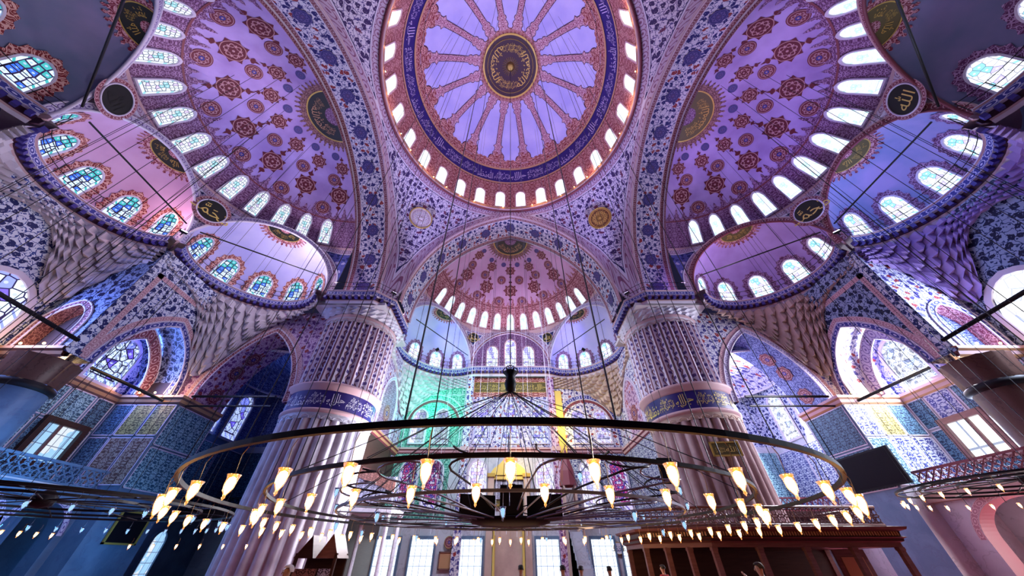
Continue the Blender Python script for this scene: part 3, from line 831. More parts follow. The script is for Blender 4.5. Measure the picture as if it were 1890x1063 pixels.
HD['qibla'] = half_dome('qibla', FQ, 11.0, 12.9, None, steps(13, 11.3), [(-58.7, R(31), 9.26, 5.0, 4.4), (58.7, R(31), 9.26, 5.0, 4.4)], (R(27.6), 9.55, 5.3), 'plaster_rose', 'arabesque_maroon', 'pane_half_soft', 1, QA, QH, rows=ROWQ, win_h=1.9, crest_z=28.0)

# ================================================================== WALKWAY CORNICE + RAILINGS
def inward(path):
    n = []
    for i in range(len(path)):
        a = path[max(0, i - 1)]; b = path[min(len(path) - 1, i + 1)]; d = Vector((b[0] - a[0], b[1] - a[1], 0)).normalized(); n.append(Vector((d.y, -d.x, 0)))
    return n
def cornice(path, label):
    n = inward(path); mb = MB()
    pr = [((0, 18.45), (.12, 18.62), 'lip_white'), ((.12, 18.62), (.16, 18.72), 'lip_rose'), ((.16, 18.72), (.30, 19.0), 'cornice_dark'), ((.30, 19.0), (.46, 19.06), 'lip_white'),
          ((.46, 19.06), (.50, 19.40), 'border_blue'), ((.50, 19.40), (.58, 19.46), 'lip_rose'), ((.58, 19.46), (.54, 19.54), 'lip_white'), ((.54, 19.54), (-.9, 19.56), 'stone')]
    for (o0, z0), (o1, z1), m in pr:
        A = [Vector((p[0], p[1], z0)) + k * o0 for p, k in zip(path, n)]; B = [Vector((p[0], p[1], z1)) + k * o1 for p, k in zip(path, n)]
        mb.ribbon(A, B, m)
    # small corbels under the shelf
    l = 0.
    for i in range(len(path) - 1):
        a, b = Vector((*path[i][:2], 0)), Vector((*path[i + 1][:2], 0)); L = (b - a).length
        while l < L:
            p = a.lerp(b, l / L) + n[i].lerp(n[i + 1], l / L) * .36; d = (b - a).normalized()
            mb.box(p + Vector((0, 0, 18.87)), (.22, .26, .26), 'cornice_blue', Matrix.Rotation(math.atan2(d.y, d.x), 3, 'Z')); l += .52
        l -= L
    return struct(mb.build('trim_%d' % (1 + len([o for o in bpy.data.objects if o.name.startswith('trim_')]))), label, 'cornice')
def railing(path, label, hh=.95, off=.42, step=1.15):
    n = inward(path); P = [Vector((p[0], p[1], 19.56)) + k * off for p, k in zip(path, n)]
    root = empty('railing', P[0]); tag(root, label, 'railing')
    for z in (.45, hh):
        r = MB(); r.tube([p - P[0] + Vector((0, 0, z)) for p in P], .022, 'iron', 5); r.build('rail', root)
    l = 0.; first = None
    for i in range(len(P) - 1):
        L = (P[i + 1] - P[i]).length
        while l < L:
            q = P[i].lerp(P[i + 1], l / L) - P[0]
            if first is None: ps = MB(); ps.tube([(0, 0, 0), (0, 0, hh)], .024, 'iron', 5); first = ps.build('baluster', root, q)
            else: c = first.copy(); COL.objects.link(c); c.parent = root; c.location = q
            l += step
        l -= L
    return root
def expath(ex, f0=-90, f1=90, n=22, k=.985):
    E, a2, hh, kd, _ = ex; o = []
    for i in range(n + 1):
        p = R(f0 + (f1 - f0) * i / n); q = E.w(a2 * k * math.cos(p) * kd, a2 * k * math.sin(p), 0); o.append((q.x, q.y))
    return o
XL, XR, XQ = HD['left'][2], HD['right'][2], HD['qibla'][2]
PIER = 14.; PY = 24.8
segs = []
segs.append((expath(XL[2]), 'nearest left exedra')); segs.append((expath(XL[1]), 'middle left exedra')); segs.append((expath(XL[0]), 'far left exedra'))
capL = [(-16.0, 21.12), (-11.9, 21.15), (-10.85, 22.2), (-10.85, 26.2)]
segs.append((capL, 'capital of the far left pier'))
segs.append((expath(XQ[0]), 'far exedra left of the niche wall')); q0 = expath(XQ[0])[-1]; q1 = expath(XQ[1])[0]
segs.append(([q0, (-4.4, 35.25), (4.4, 35.25), q1], 'prayer niche wall')); segs.append((expath(XQ[1]), 'far exedra right of the niche wall'))
segs.append(([(-x, y) for x, y in capL[::-1]], 'capital of the far right pier'))
segs.append((expath(XR[0], 90, -90), 'far right exedra')); segs.append((expath(XR[1], 90, -90), 'middle right exedra')); segs.append((expath(XR[2], 90, -90), 'nearest right exedra'))
for i, (p, lb) in enumerate(segs):
    cornice(p, 'blue and rose walkway cornice along the ' + lb)
    railing(p, 'thin black iron railing on the walkway along the ' + lb)
# joins between neighbouring exedrae
def join(a, b):
    mb = MB(); a = Vector((*a, 0)); b = Vector((*b, 0)); 
    mb.tube([a + Vector((0, 0, 18.9)), b + Vector((0, 0, 18.9))], .30, 'cornice_dark', 6); mb.tube([a + Vector((0, 0, 19.4)), b + Vector((0, 0, 19.4))], .25, 'lip_rose', 6)
    struct(mb.build('trim_%d' % (1 + len([o for o in bpy.data.objects if o.name.startswith('trim_')]))), 'dark moulded corner of the walkway cornice', 'cornice')
for a, b in ((expath(XL[2])[-1], expath(XL[1])[0]), (expath(XL[1])[-1], expath(XL[0])[0]), (expath(XL[0])[-1], capL[0])):
    join(a, b); join((-a[0], a[1]), (-b[0], b[1]))
for s in (-1, 1): join((s * 10.85, 26.2), expath(XQ[0])[0] if s < 0 else expath(XQ[1])[-1])

# iron bars across the exedra mouths and arches
def bar(a, b, r, label, name='tie_rod', m='iron', group=None):
    mb = MB(); a, b = Vector(a), Vector(b); mb.tube([Vector(), b - a], r, m, 6); return tag(mb.build(name, None, a), label, 'tie rod', group)
for s, nm, X in ((-1, 'left', XL), (1, 'right', XR)):
    for k, wh in ((0, 'far'), (1, 'middle'), (2, 'nearest')):
        E, a2, *_ = X[k]; bar(E.w(-.45, -a2 + .75, 20.75), E.w(-.45, a2 - .75, 20.75), .055, 'straight dark bar across the mouth of the %s %s exedra' % (wh, nm))
for k, nm in ((0, 'left'), (1, 'right')):
    E, a2, *_ = XQ[k]; bar(E.w(-.4, -a2+1.1, 20.8), E.w(-.4, a2-1.1, 20.8), .05, 'straight dark bar across the %s exedra of the far apse' % nm)
for s, nm in ((-1, 'left'), (1, 'right')):
    bar((s * 23.3, 22.4, 10.75), (s * 17.2, 22.4, 10.75), .09, 'upper dark tie bar beside the far %s pier' % nm)
    bar((s * 23.3, 22.4, 10.05), (s * 17.2, 22.4, 10.05), .07, 'lower dark tie bar beside the far %s pier' % nm)
    bar((s * 24.55, 16.8, 10.2), (s * 24.55, 21.85, 10.2), .10, 'dark tie bar across the side arch on the %s' % nm)
    bar((s * 24.3, 5., 11.6), (s * 24.3, 15.1, 11.0), .11, 'long dark tie bar across the middle bay on the %s' % nm)
    bar((s * 11.9, 26.6, 10.35), (s * 11.9, 35.9, 10.35), .08, 'dark tie bar between the %s pier and the far wall' % nm)

# ================================================================== MUQARNAS
def muqarnas(T, B, zbot, m, label, cells=15, tiers=7, z0=18.5, amp=.26):
    n = cells * 2; mb = MB()
    def cur(P, t):
        ln = [0.]
        for i in range(len(P) - 1): ln.append(ln[-1] + math.dist(P[i], P[i + 1]))
        d = t * ln[-1]
        for i in range(len(P) - 1):
            if d <= ln[i + 1] + 1e-9:
                k = (d - ln[i]) / max(ln[i + 1] - ln[i], 1e-9); return Vector((P[i][0] + (P[i + 1][0] - P[i][0]) * k, P[i][1] + (P[i + 1][1] - P[i][1]) * k, 0))
        return Vector((*P[-1], 0))
    c = (cur(T, 0) + cur(T, 1)) / 2
    def ring(f, t, dz=0., off=0.):
        a, b = cur(T, t), cur(B, t); p = a.lerp(b, min(1, f * 1.05)); d = (p - c); d.z = 0
        if d.length > 1e-6: p -= d.normalized() * off
        p.z = z0 + (zbot(t) - z0) * f + dz; return p
    for k in range(tiers):
        f0, f1 = k / tiers, (k + 1) / tiers; Q0 = []; Q1 = []; Q2 = []
        for i in range(n + 1):
            t = i / n; a0 = amp if (i + k) % 2 == 0 else -amp * .45; a1 = amp if (i + k + 1) % 2 == 0 else -amp * .45
            p = ring(f0, t, 0, a0); p1 = ring(f1, t, 0, a1); dz = p1.z - p.z
            Q0.append(p); Q1.append(Vector((p.x, p.y, p.z + dz * (1.02 if a0 > 0 else .45)))); Q2.append(p1)
        for i in range(n):
            mb.face([Q0[i], Q0[i + 1], Q1[i + 1], Q1[i]], m, [(i * .3, 0)] * 4)
            mb.face([Q1[i], Q1[i + 1], Q2[i + 1]], m, [(i * .3, 0)] * 3); mb.face([Q1[i], Q2[i + 1], Q2[i]], m, [(i * .3, 0)] * 3)
    return struct(mb.build('muqarnas'), label, 'stalactite vault')
def bump_(t, c, w): return math.exp(-((t - c) / w) ** 2)
for s, nm, X in ((-1, 'left', XL), (1, 'right', XR)):
    f = lambda P: [(abs(x) * s, y) for x, y in P]
    T = f(expath(XL[0], k=.97))
    muqarnas(T, f([(-24.75, 15.3), (-24.62, 18.5), (-24.6, 22.5), (-21, 22.55), (-17.9, 21.6)]), lambda t: 17.6 - 5.0 * bump_(t, .52, .17) - .3 * math.sin(pi * t), 'stone_warm' if s > 0 else 'stone', 'stalactite carving under the far %s exedra' % nm, 19, 8)
    T = f(expath(XL[1], k=.97))
    muqarnas(T, f([(-24.9, 6.5), (-28.2, 6.6), (-28.25, 10.8), (-28.2, 15.05), (-24.9, 15.1)]), lambda t: 17.4 - 4.0 * bump_(t, .76, .12) - 4.0 * bump_(t, .24, .12), 'stone' if s < 0 else 'plaster_violet', 'stalactite carving under the middle %s exedra' % nm, 19, 8)
    T = [(x * (1 if s < 0 else -1), y) for x, y in expath(XQ[0], k=.97)]
    muqarnas(T, f([(-11.9, 26.6), (-12.0, 31), (-12.0, 35.9), (-8.4, 35.95), (-5.0, 35.8)]), lambda t: 17.2 - 3.6 * bump_(t, .5, .2), 'stone' if s < 0 else 'stone_warm', 'stalactite carving under the far apse on the %s' % nm, 19, 8)

# ================================================================== PIERS
def pier(sx, py, label, script=True):
    mb = MB(); N = 28; c = Vector((sx * PIER, py, 0)); R0 = 3.05
    rf = lambda a, r, z: r + .30 * abs(math.cos(a * N / 2)) ** .8 - .20
    nu = N * 8
    def zone(prof, m, fl, uv=None):
        mb.lathe(prof, c, m, nu, rf if fl else None, uvf=uv or (lambda u, v: (u * 2 * pi * R0, v)))
    zone([(R0 + .35, 0), (R0 + .35, .5), (R0 + .1, .8)], 'marble_brown' if sx > 0 else 'marble', False)
    zone([(R0, .8), (R0, 3), (R0, 6), (R0, 9.0)], 'stone_grey' if sx < 0 else 'stone_rose', True)
    zone([(R0, 9.0), (R0 + .02, 9.25), (R0 + .06, 9.4)], 'marble' if sx < 0 else 'stone_warm', False)
    zone([(R0 + .06, 9.4), (R0 + .22, 9.5), (R0 + .22, 9.62), (R0 + .10, 9.7)], 'lip_rose', False)
    zone([(R0 + .10, 9.7), (R0 + .10, 10.95)], 'blue_ground', False)
    zone([(R0 + .10, 10.95), (R0 + .22, 11.05), (R0 + .26, 11.2), (R0 + .40, 11.3), (R0 + .40, 11.45), (R0 + .12, 11.6)], 'lip_rose', False)
    z0, z1 = 11.6, 17.0
    prof = [(R0, z0 + (z1 - z0) * i / 8) for i in range(9)]
    mb.lathe(prof, c, 'flute_scroll', nu, rf, uvf=lambda u, v: (u * N + .0, z0 + (z1 - z0) * v))
    zone([(R0, 17.0), (R0 + .05, 17.25), (R0 + .10, 17.4)], 'stone', False)
    zone([(R0 + .10, 17.4), (R0 + .16, 17.55), (R0 + .12, 17.7)], 'lip_rose', False)
    # rounded tops of the flutes
    for i in range(N):
        for zt, m, mm in ((17.0, 'lip_rose', 1), (9.0, 'marble' if sx < 0 else 'stone_warm', 0)):
            a = (i) * 2 * pi / N; P = [c + Vector((math.cos(a + q * .098) * (R0 + .14 - .05 * abs(q)), math.sin(a + q * .098) * (R0 + .14 - .05 * abs(q)), zt + .22 * math.sqrt(max(0, 1 - q * q)))) for q in (-1, -.8, -.4, 0, .4, .8, 1)]
            mb.tube(P, .035, m, 4)
    # capital: round to square, in stalactite steps
    sq = [(3.2, -3.6), (3.2, 3.6), (-3.2, 3.6), (-3.2, -3.6)]
    def capring(f, z, k):
        o = []
        for i in range(56):
            a = 2 * pi * i / 56; r = R0 + .1; x, y = r * math.cos(a), r * math.sin(a)
            m = 3.18 / max(abs(math.cos(a)), abs(math.sin(a))); m = min(m, 3.9); X, Y = m * math.cos(a), m * math.sin(a)
            t = .14 if (i + k) % 2 else -.05
            o.append(c + Vector((x + (X - x) * f + math.cos(a) * t, y + (Y - y) * f + math.sin(a) * t, z)))
        return o
    rs = [capring(f, z, k) for k, (f, z) in enumerate(((0, 17.7), (.25, 17.95), (.3, 18.0), (.6, 18.3), (.65, 18.35), (1, 18.65)))]
    for A, B in zip(rs[:-1], rs[1:]):
        for i in range(56):
            j = (i + 1) % 56; mb.face([A[i], A[j], B[j], B[i]], 'white_stone')
    o = struct(mb.build('pier'), label, 'pier')
    if script:
        t = MB(); f = math.atan2(-py, -sx * PIER)
        L = lambda s, q, ac: c + Vector(((R0 + .14) * math.cos(ac + s / (R0 + .1)), (R0 + .14) * math.sin(ac + s / (R0 + .1)), 10.32 + q))
        for i in range(9):
            add_text(t, [BASM, SALA, ALLAH + MUH, BASM, '\ufdfb'][i % 5], lambda s, q: L(s, q, f + (i - 4) * .42), 'gold_bright' if sx > 0 else 'white_stone', 1.2, .95)
        t.build('inscription', o)
    return o
pier(-1, PY, 'huge round fluted pier left of the far apse with a blue script band'); pier(1, PY, 'huge round fluted pier right of the far apse with a gilded script band')
for s, nm in ((-1, 'left'), (1, 'right')):       # masonry between pier and half domes
    mb = MB()
    mb.box((s * 14.05, PY + .1, 18.6), (6.2, 7.0, .3), 'stone'); struct(mb.build('pier_abacus'), 'square stone slab on the far %s pier' % nm, 'slab')
    mb = MB()                                    # wall block above the capital, inside the arches
    mb.box((s * 14.0, PY + .0, 22.4), (3.0, 4.3, 5.8), 'foliage_rose'); struct(mb.build('wall_block'), 'painted masonry above the far %s pier' % nm, 'wall')

# ================================================================== WALLS
class Flat:                                # flat wall frame, s along e, z up, n into the room
    def __init__(s, o, e, n): s.o = Vector((*o, 0)); s.e = Vector((*e, 0)).normalized(); s.n = Vector((*n, 0)).normalized()
    def L(s, a, z, off=0.): return s.o + s.e * a + Vector((0, 0, z)) + s.n * off
    def at(s, a0, z0): return lambda a, t, off=0.: s.L(a0 + a, z0 + t, off)
def wpoly(mb, fl, outer, m, holes=(), off=0.):
    P = [list(outer)] + [list(h) for h in holes]; flat = [p for q in P for p in q]
    for tri in tessellate_polygon([[Vector((a, z, 0)) for a, z in q] for q in P]):
        pts = [flat[i] for i in tri]; mb.face([fl.L(a, z, off) for a, z in pts], m, pts, pts)
def rect(a0, a1, z0, z1): return [(a0, z0), (a1, z0), (a1, z1), (a0, z1)]
def archop(c, a, z0, zs, h, n=22): return [(c - a, z0)] + [(c + t, zs + z) for t, z in arch_pts(a, h, n)] + [(c + a, z0)]
def panel(mb, fl, a0, a1, z0, z1, m, off=.03, edge='lip_white', ew=.06):
    wpoly(mb, fl, rect(a0, a1, z0, z1), m, off=off)
    if edge:
        for q in (rect(a0, a1, z0, z0 + ew), rect(a0, a1, z1 - ew, z1), rect(a0, a0 + ew, z0, z1), rect(a1 - ew, a1, z0, z1)): wpoly(mb, fl, q, edge, off=off + .012)
def archivolt(mb, fl, c, a, zs, h, w, m, off=.04, lip=None, legs=0.):
    A = []; B = []
    if legs: A.append(fl.L(c - a, zs - legs, off)); B.append(fl.L(c - a - w, zs - legs, off))
    for t, z in arch_pts(a, h, 32):
        l = math.hypot(t, z); A.append(fl.L(c + t, zs + z, off)); B.append(fl.L(c + t * (1 + w / l), zs + z * (1 + w / l), off))
    if legs: A.append(fl.L(c + a, zs - legs, off)); B.append(fl.L(c + a + w, zs - legs, off))
    mb.ribbon(A, B, m)
    if lip: mb.tube(A, .05, lip, 5); mb.tube(B, .05, lip, 5)
def soffit_strip(mb, fl, c, a, z0, zs, h, depth, m, n=30):
    P = archop(c, a, z0, zs, h, n); A = [fl.L(x, z, 0) for x, z in P]; B = [fl.L(x, z, -depth) for x, z in P]
    mb.ribbon(A, B, m)
    return A, B
def moulding(mb, P, m1, m2, n_in, z, d=.28):     # ledge along plan points P, projecting along n
    n = n_in
    pr = [((0, -.42), (.10, -.30), m2), ((.10, -.30), (.16, -.12), m1), ((.16, -.12), (d, -.02), m2), ((d, -.02), (d, .14), m1), ((d, .14), (-.02, .18), m2)]
    for (o0, z0), (o1, z1), m in pr:
        mb.ribbon([Vector((*p, z + z0)) + k * o0 for p, k in zip(P, n)], [Vector((*p, z + z1)) + k * o1 for p, k in zip(P, n)], m)
OW, BW, A1X, A2Y, QW = 27.8, 28.3, 24.6, 22.6, 36.

def side(s):
    nm = 'left' if s < 0 else 'right'; dark = s < 0
    fw = 'foliage_wall'; fd = 'foliage_dark'
    X = lambda x: s * x
    # outer wall -------------------------------------------------
    ow = Flat((X(OW), 0), (0, 1), (-s, 0)); mb = MB()
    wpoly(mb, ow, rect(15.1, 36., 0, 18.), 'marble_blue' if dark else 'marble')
    wpoly(mb, ow, rect(15.2, 21.9, 10.6, 18), fw, off=.02); wpoly(mb, ow, rect(25.6, 36, 10.6, 18), 'arabesque_blue' if dark else fw, off=.02)
    cols = ['tile_white', 'tile_teal', 'tile_teal', 'tile_dark'] if dark else ['tile_teal', 'tile_dark', 'tile_white', 'tile_dark']
    for i, (a0, a1) in enumerate(((15.3, 17.2), (17.3, 19.0), (19.1, 20.6), (20.7, 21.8))):
        panel(mb, ow, a0, a1, 8.2, 10.0, cols[i])
    panel(mb, ow, 15.3, 18.6, 5.2, 8.1, 'tile_teal' if dark else 'tile_white'); panel(mb, ow, 18.7, 21.8, 5.2, 8.1, 'tile_dark', .025)
    for a0, a1, m in ((25.8, 29, 'tile_dark'), (29.1, 32.4, 'tile_teal'), (32.5, 35.9, 'tile_dark')): panel(mb, ow, a0, a1, 5.2, 10.0, m if dark else 'tile_white')
    struct(mb.build('wall_' + nm), 'tiled outer wall on the %s with windows in deep arches' % nm, 'wall')
    wl = 'pane_wall' if dark else 'pane_wall_bright'
    def win(fl, c, z0, w, h, pane, label=None, **k): return window(fl.at(c, z0), w, h, pane, k.pop('frame', 'lip_white'), k.pop('fw', .18), label=label, depth=.14, **k)
    win(ow, 19.9, 10.75, 2.1, 3.1, wl, 'tall arched leaded window inside the side arch on the ' + nm)
    win(ow, 29.6, 10.7, 1.9, 4.3, wl, 'tall leaded window in the %s corner bay, the nearer one' % nm); win(ow, 32.6, 10.7, 1.9, 4.3, wl, 'tall leaded window in the %s corner bay, the farther one' % nm)
    win(ow, 27.2, 6.0, 1.3, 2.0, 'pane_blue' if dark else 'pane_door', 'small timber framed window low in the %s corner bay' % nm, frame='wood_dark')
    if not dark: win(ow, 17.4, .2, 3.2, 3.6, 'pane_door', 'bright doorway below the gallery on the right', frame='wood_red')
    else:
        for c, od in ((27.2, 'first'), (29.4, 'second'), (31.6, 'third')): win(ow, c, .3, 1.2, 3.2, 'pane_blue', 'tall bluish ground floor window in the left corner bay, %s from the viewer' % od, frame='marble_blue')
    # small gallery window with timber jambs
    f = MB()
    WN[0] += 1
    wf = struct(f.build('window_%d' % WN[0]), 'small square window in a timber frame on the tiled %s wall' % nm, 'window')
    a0, a1, z0, z1 = (19.3, 21.2, 6.05, 7.95) if dark else (18.7, 20.6, 6.25, 8.2)
    t = MB()
    for q in ((a0 - .3, a1 + .3, z1, z1 + .32), (a0 - .3, a1 + .3, z0 - .25, z0), (a0 - .3, a0, z0, z1), (a1, a1 + .3, z0, z1)):
        p = ow.L((q[0] + q[1]) / 2, (q[2] + q[3]) / 2, .12); t.box(p, (.3, q[1] - q[0], q[3] - q[2]), 'wood_red' if not dark else 'wood_dark')
    t.box(ow.L((a0 + a1) / 2 - .2, (z0 + z1) / 2, .1), (.14, .14, z1 - z0), 'wood_red'); t.build('timber_frame', wf)
    t = MB(); wpoly(t, ow, rect(a0, a1, z0, z1), 'pane_blue' if dark else 'pane_door', off=.04); t.build('pane', wf)
    # side arch wall ---------------------------------------------
    f1 = Flat((X(A1X), 0), (0, 1), (-s, 0)); mb = MB()
    c1, a1_, h1 = 19.35, 2.65, 4.3
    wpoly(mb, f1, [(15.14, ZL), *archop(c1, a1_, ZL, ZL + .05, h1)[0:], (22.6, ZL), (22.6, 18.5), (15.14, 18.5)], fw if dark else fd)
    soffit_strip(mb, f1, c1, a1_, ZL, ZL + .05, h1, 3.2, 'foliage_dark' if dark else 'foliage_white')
    archivolt(mb, f1, c1, a1_ + .02, ZL + .05, h1, .42, 'border_blue', .03, 'lip_white'); archivolt(mb, f1, c1, a1_ + .46, ZL + .05, h1 + .44, .36, 'border_rose', .03)
    for (p, q) in (((15.75, 10.7), (15.75, 16.9)), ((15.75, 16.9), (22.3, 16.9))):
        A, B = (f1.L(*p, .035), f1.L(*q, .035)); d = Vector((0, 0, -.34)) if p[1] == q[1] else f1.e * .34
        mb.ribbon([A, B], [A + d, B + d], 'border_rose')
    for (p, q) in (((15.2, 10.7), (15.2, 18.4)),):
        wpoly(mb, f1, rect(15.2, 15.72, 10.7, 18.4), fw, off=.02)
    # a second recessed arch of dark voussoirs in the depth
    f1b = Flat((X(A1X + 1.7), 0), (0, 1), (-s, 0)); archivolt(mb, f1b, c1, a1_ - .75, ZL + .05, h1 - 1.0, .8, 'border_maroon' if dark else 'border_white', 0, 'lip_white')
    struct(mb.build('wall_arch'), 'tiled wall with a deep round arch on the %s of the far pier' % nm, 'wall')
    # ledge around bay A1 and the corner pier
    mb = MB(); lm = ('lip_warm', 'wood_red') if dark else ('lip_rose', 'lip_warm')
    P = [(X(OW - .02), 15.2), (X(OW - .02), 21.88), (X(23.4), 21.88), (X(23.4), 25.6)]
    nn = [Vector((-s, 0, 0)), Vector((-s, -1, 0)), Vector((-s, -1, 0)), Vector((-s, 0, 0))]
    moulding(mb, P, lm[0], lm[1], nn, ZL); struct(mb.build('trim_ledge'), 'moulded ledge stepping round the tiled %s pier' % nm, 'ledge')
    # A2 arch ------------------------------------------------------
    f2 = Flat((X(24.6), A2Y), (-s, 0), (0, -1)); mb = MB()
    c2, a2_, h2 = 4.55, 3.35, 6.0
    wpoly(mb, f2, [(0, ZL), *archop(c2, a2_, ZL, ZL + .05, h2), (8.6, ZL), (8.6, 18.5), (0, 18.5)], 'foliage_rose' if dark else 'foliage_white')
    A, B = soffit_strip(mb, f2, c2, a2_, ZL, ZL + .05, h2, 3.0, 'foliage_rose' if dark else 'arabesque_blue')
    for k in (.12, .22, .32, .68, .78, .88):
        i = int(k * (len(A) - 1)); p = (A[i] + B[i]) / 2; e1 = (A[min(i + 1, len(A) - 1)] - A[i - 1]).normalized(); e2 = (B[i] - A[i]).normalized(); n = e1.cross(e2)
        if n.dot(f2.L(c2, 12, -1.5) - p) < 0: n = -n
        Q = [(.6 * math.cos(t) * (1 + .08 * math.cos(8 * t)), .6 * math.sin(t) * (1 + .08 * math.cos(8 * t))) for t in [2 * pi * j / 32 for j in range(32)]]
        mb.poly([p + e1 * x + e2 * y + n * .05 for x, y in Q], 'medallion_round', [(x / .6, y / .6) for x, y in Q])
    archivolt(mb, f2, c2, a2_ + .02, ZL + .05, h2, .4, 'border_white' if not dark else 'border_maroon', .03, 'lip_white'); archivolt(mb, f2, c2, a2_ + .44, ZL + .05, h2 + .42, .34, 'border_rose', .03)
    struct(mb.build('wall_arch'), 'tall painted arch between the far %s pier and the side wall' % nm, 'wall')
    # corner pier -----------------------------------------------------
    mb = MB(); ff = Flat((X(OW), 21.9), (-s, 0), (0, -1)); fi = Flat((X(23.4), 0), (0, 1), (-s, 0))
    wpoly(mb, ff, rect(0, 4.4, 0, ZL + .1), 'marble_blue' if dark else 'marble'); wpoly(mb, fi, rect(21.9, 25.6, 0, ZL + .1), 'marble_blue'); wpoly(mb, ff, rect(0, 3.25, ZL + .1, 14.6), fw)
    mb.face([(X(OW), 21.9, ZL + .1), (X(23.4), 21.9, ZL + .1), (X(23.4), 25.6, ZL + .1), (X(OW), 25.6, ZL + .1)], 'stone')
    cf = ['tile_dark', 'tile_olive', 'tile_olive'] if dark else ['tile_dark', 'tile_olive', 'tile_white']
    for i in range(3): panel(mb, ff, .1 + i * 1.45, 1.5 + i * 1.45, 7.9, 9.95, cf[i]); 
    for i in range(3): panel(mb, ff, .1 + i * 1.45, 1.5 + i * 1.45, 5.1, 7.8, ['tile_dark', 'tile_rust', 'tile_rust'][i] if dark else ['tile_white', 'tile_white', 'tile_teal'][i])
    panel(mb, fi, 22.0, 25.5, 7.4, 9.95, 'tile_teal' if dark else 'tile_dark'); panel(mb, fi, 22.0, 25.5, 5.0, 7.3, 'tile_teal' if dark else 'tile_dark')
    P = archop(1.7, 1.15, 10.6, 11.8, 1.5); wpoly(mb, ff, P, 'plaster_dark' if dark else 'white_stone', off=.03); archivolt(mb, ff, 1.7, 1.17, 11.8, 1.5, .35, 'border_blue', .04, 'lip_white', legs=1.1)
    struct(mb.build('corner_pier'), 'square corner pier faced with patterned tiles on the ' + nm, 'pier')
    # pilaster face towards the viewer, with its dark arch
    mb = MB(); fp = Flat((X(A1X + .05), 15.14), (s, 0), (0, -1))
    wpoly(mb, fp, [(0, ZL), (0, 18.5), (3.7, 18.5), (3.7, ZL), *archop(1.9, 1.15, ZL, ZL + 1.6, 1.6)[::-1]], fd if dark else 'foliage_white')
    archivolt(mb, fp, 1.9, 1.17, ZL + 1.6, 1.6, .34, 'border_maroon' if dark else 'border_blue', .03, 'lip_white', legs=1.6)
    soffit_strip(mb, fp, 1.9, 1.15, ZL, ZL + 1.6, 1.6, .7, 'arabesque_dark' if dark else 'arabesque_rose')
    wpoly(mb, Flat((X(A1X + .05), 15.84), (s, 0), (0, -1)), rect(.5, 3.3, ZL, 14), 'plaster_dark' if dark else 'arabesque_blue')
    moulding(mb, [(X(A1X - .25), 15.14), (X(BW), 15.14)], lm[0], lm[1], [Vector((0, -1, 0))] * 2, ZL)
    struct(mb.build('wall_pilaster'), 'narrow tiled wall face with a small arched recess on the ' + nm, 'wall')
    # B bay wall
    fb = Flat((X(BW), 0), (0, 1), (-s, 0)); mb = MB()
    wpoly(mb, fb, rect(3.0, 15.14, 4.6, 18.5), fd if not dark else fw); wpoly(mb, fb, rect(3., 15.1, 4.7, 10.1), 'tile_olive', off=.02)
    moulding(mb, [(X(BW), 3.), (X(BW), 15.1)], lm[0], lm[1], [Vector((-s, 0, 0))] * 2, ZL)
    struct(mb.build('wall_bay'), 'dark leaf-patterned wall under the middle exedra on the ' + nm, 'wall')
    win(fb, 12.9, 10.55, 3.2, 3.4, wl, 'large arched leaded window at the %s edge' % nm, fw=.3)
    win(fb, 8.6, 10.55, 3.2, 3.4, wl, 'arched leaded window beyond the %s edge' % nm, fw=.3)
    # round column under the pilaster
    c = Vector((X(25.75), 15.75, 0)); mb = MB()
    mb.lathe([(1.45, 0), (1.45, .35), (1.2, .55), (1.18, 4.5), (1.14, 8.3)], c, 'marble_blue' if dark else 'marble_brown', 32)
    mb.lathe([(1.14, 8.3), (1.28, 8.4), (1.28, 8.6), (1.16, 8.7)], c, 'iron', 32)
    mb.lathe([(1.16, 8.7), (1.2, 9.2), (1.26, 9.7), (1.34, 9.98)], c, 'marble_brown', 32, lambda a, r, z: r + .06 * math.cos(a * 16))
    struct(mb.build('column'), 'round %s column carrying the side arches on the %s' % ('grey marble' if dark else 'dark brown marble', nm), 'column')
    # gallery -----------------------------------------------------------
    mb = MB(); mb.box((X((A1X + BW) / 2), 12.4, 4.62), (BW - A1X + .5, 19., .3), 'stone'); mb.box((X(A1X - .05), 12.4, 4.45), (.5, 19., .5), 'marble_blue' if dark else 'stone_warm')
    struct(mb.build('gallery_floor'), 'gallery floor slab along the %s side' % nm, 'gallery')
    root = empty('balustrade', (X(A1X - .12), 3.2, 4.77)); tag(root, ('pale blue' if dark else 'dark') + ' pierced stone balustrade of the gallery on the ' + nm, 'balustrade')
    b = MB(); M_ = 'marble_blue' if dark else 'lip_maroon'; Lg = 18.5
    for z in (.05, .95): b.box((0, Lg / 2, z), (.16, Lg, .12), M_)
    b.build('rail', root); b = MB(); cell = .42
    for i in range(int(Lg / cell)):
        y = (i + .5) * cell
        for r_ in range(2):
            z = .29 + r_ * .40
            for sg in (-1, 1): b.box((0, y, z), (.05, .055, .56), M_, Matrix.Rotation(sg * R(45), 3, 'X'))
            b.tube([(0, y + .12 * math.cos(t), z + .12 * math.sin(t)) for t in [2 * pi * k / 8 for k in range(8)]], .026, M_, 4, closed=True)
    b.build('lattice', root)
    # ground arcade
    mb = MB(); g = Flat((X(A1X), 0), (0, 1), (-s, 0))
    hol = [archop(17.1, 1.35, 0, 2.7, 1.35), archop(20.1, 1.35, 0, 2.7, 1.35)] if dark else [archop(18.4, 2.2, 0, 2.5, 1.6)]
    H = [(y, z) for h in hol for y, z in h]
    wpoly(mb, g, [(3.2, 0), *[(a, z) for a, z in archop(12.6, 2.1, 0, 2.4, 1.7)], *H, (21.9, 0), (21.9, 4.3), (3.2, 4.3)], 'marble_blue' if dark else 'marble')
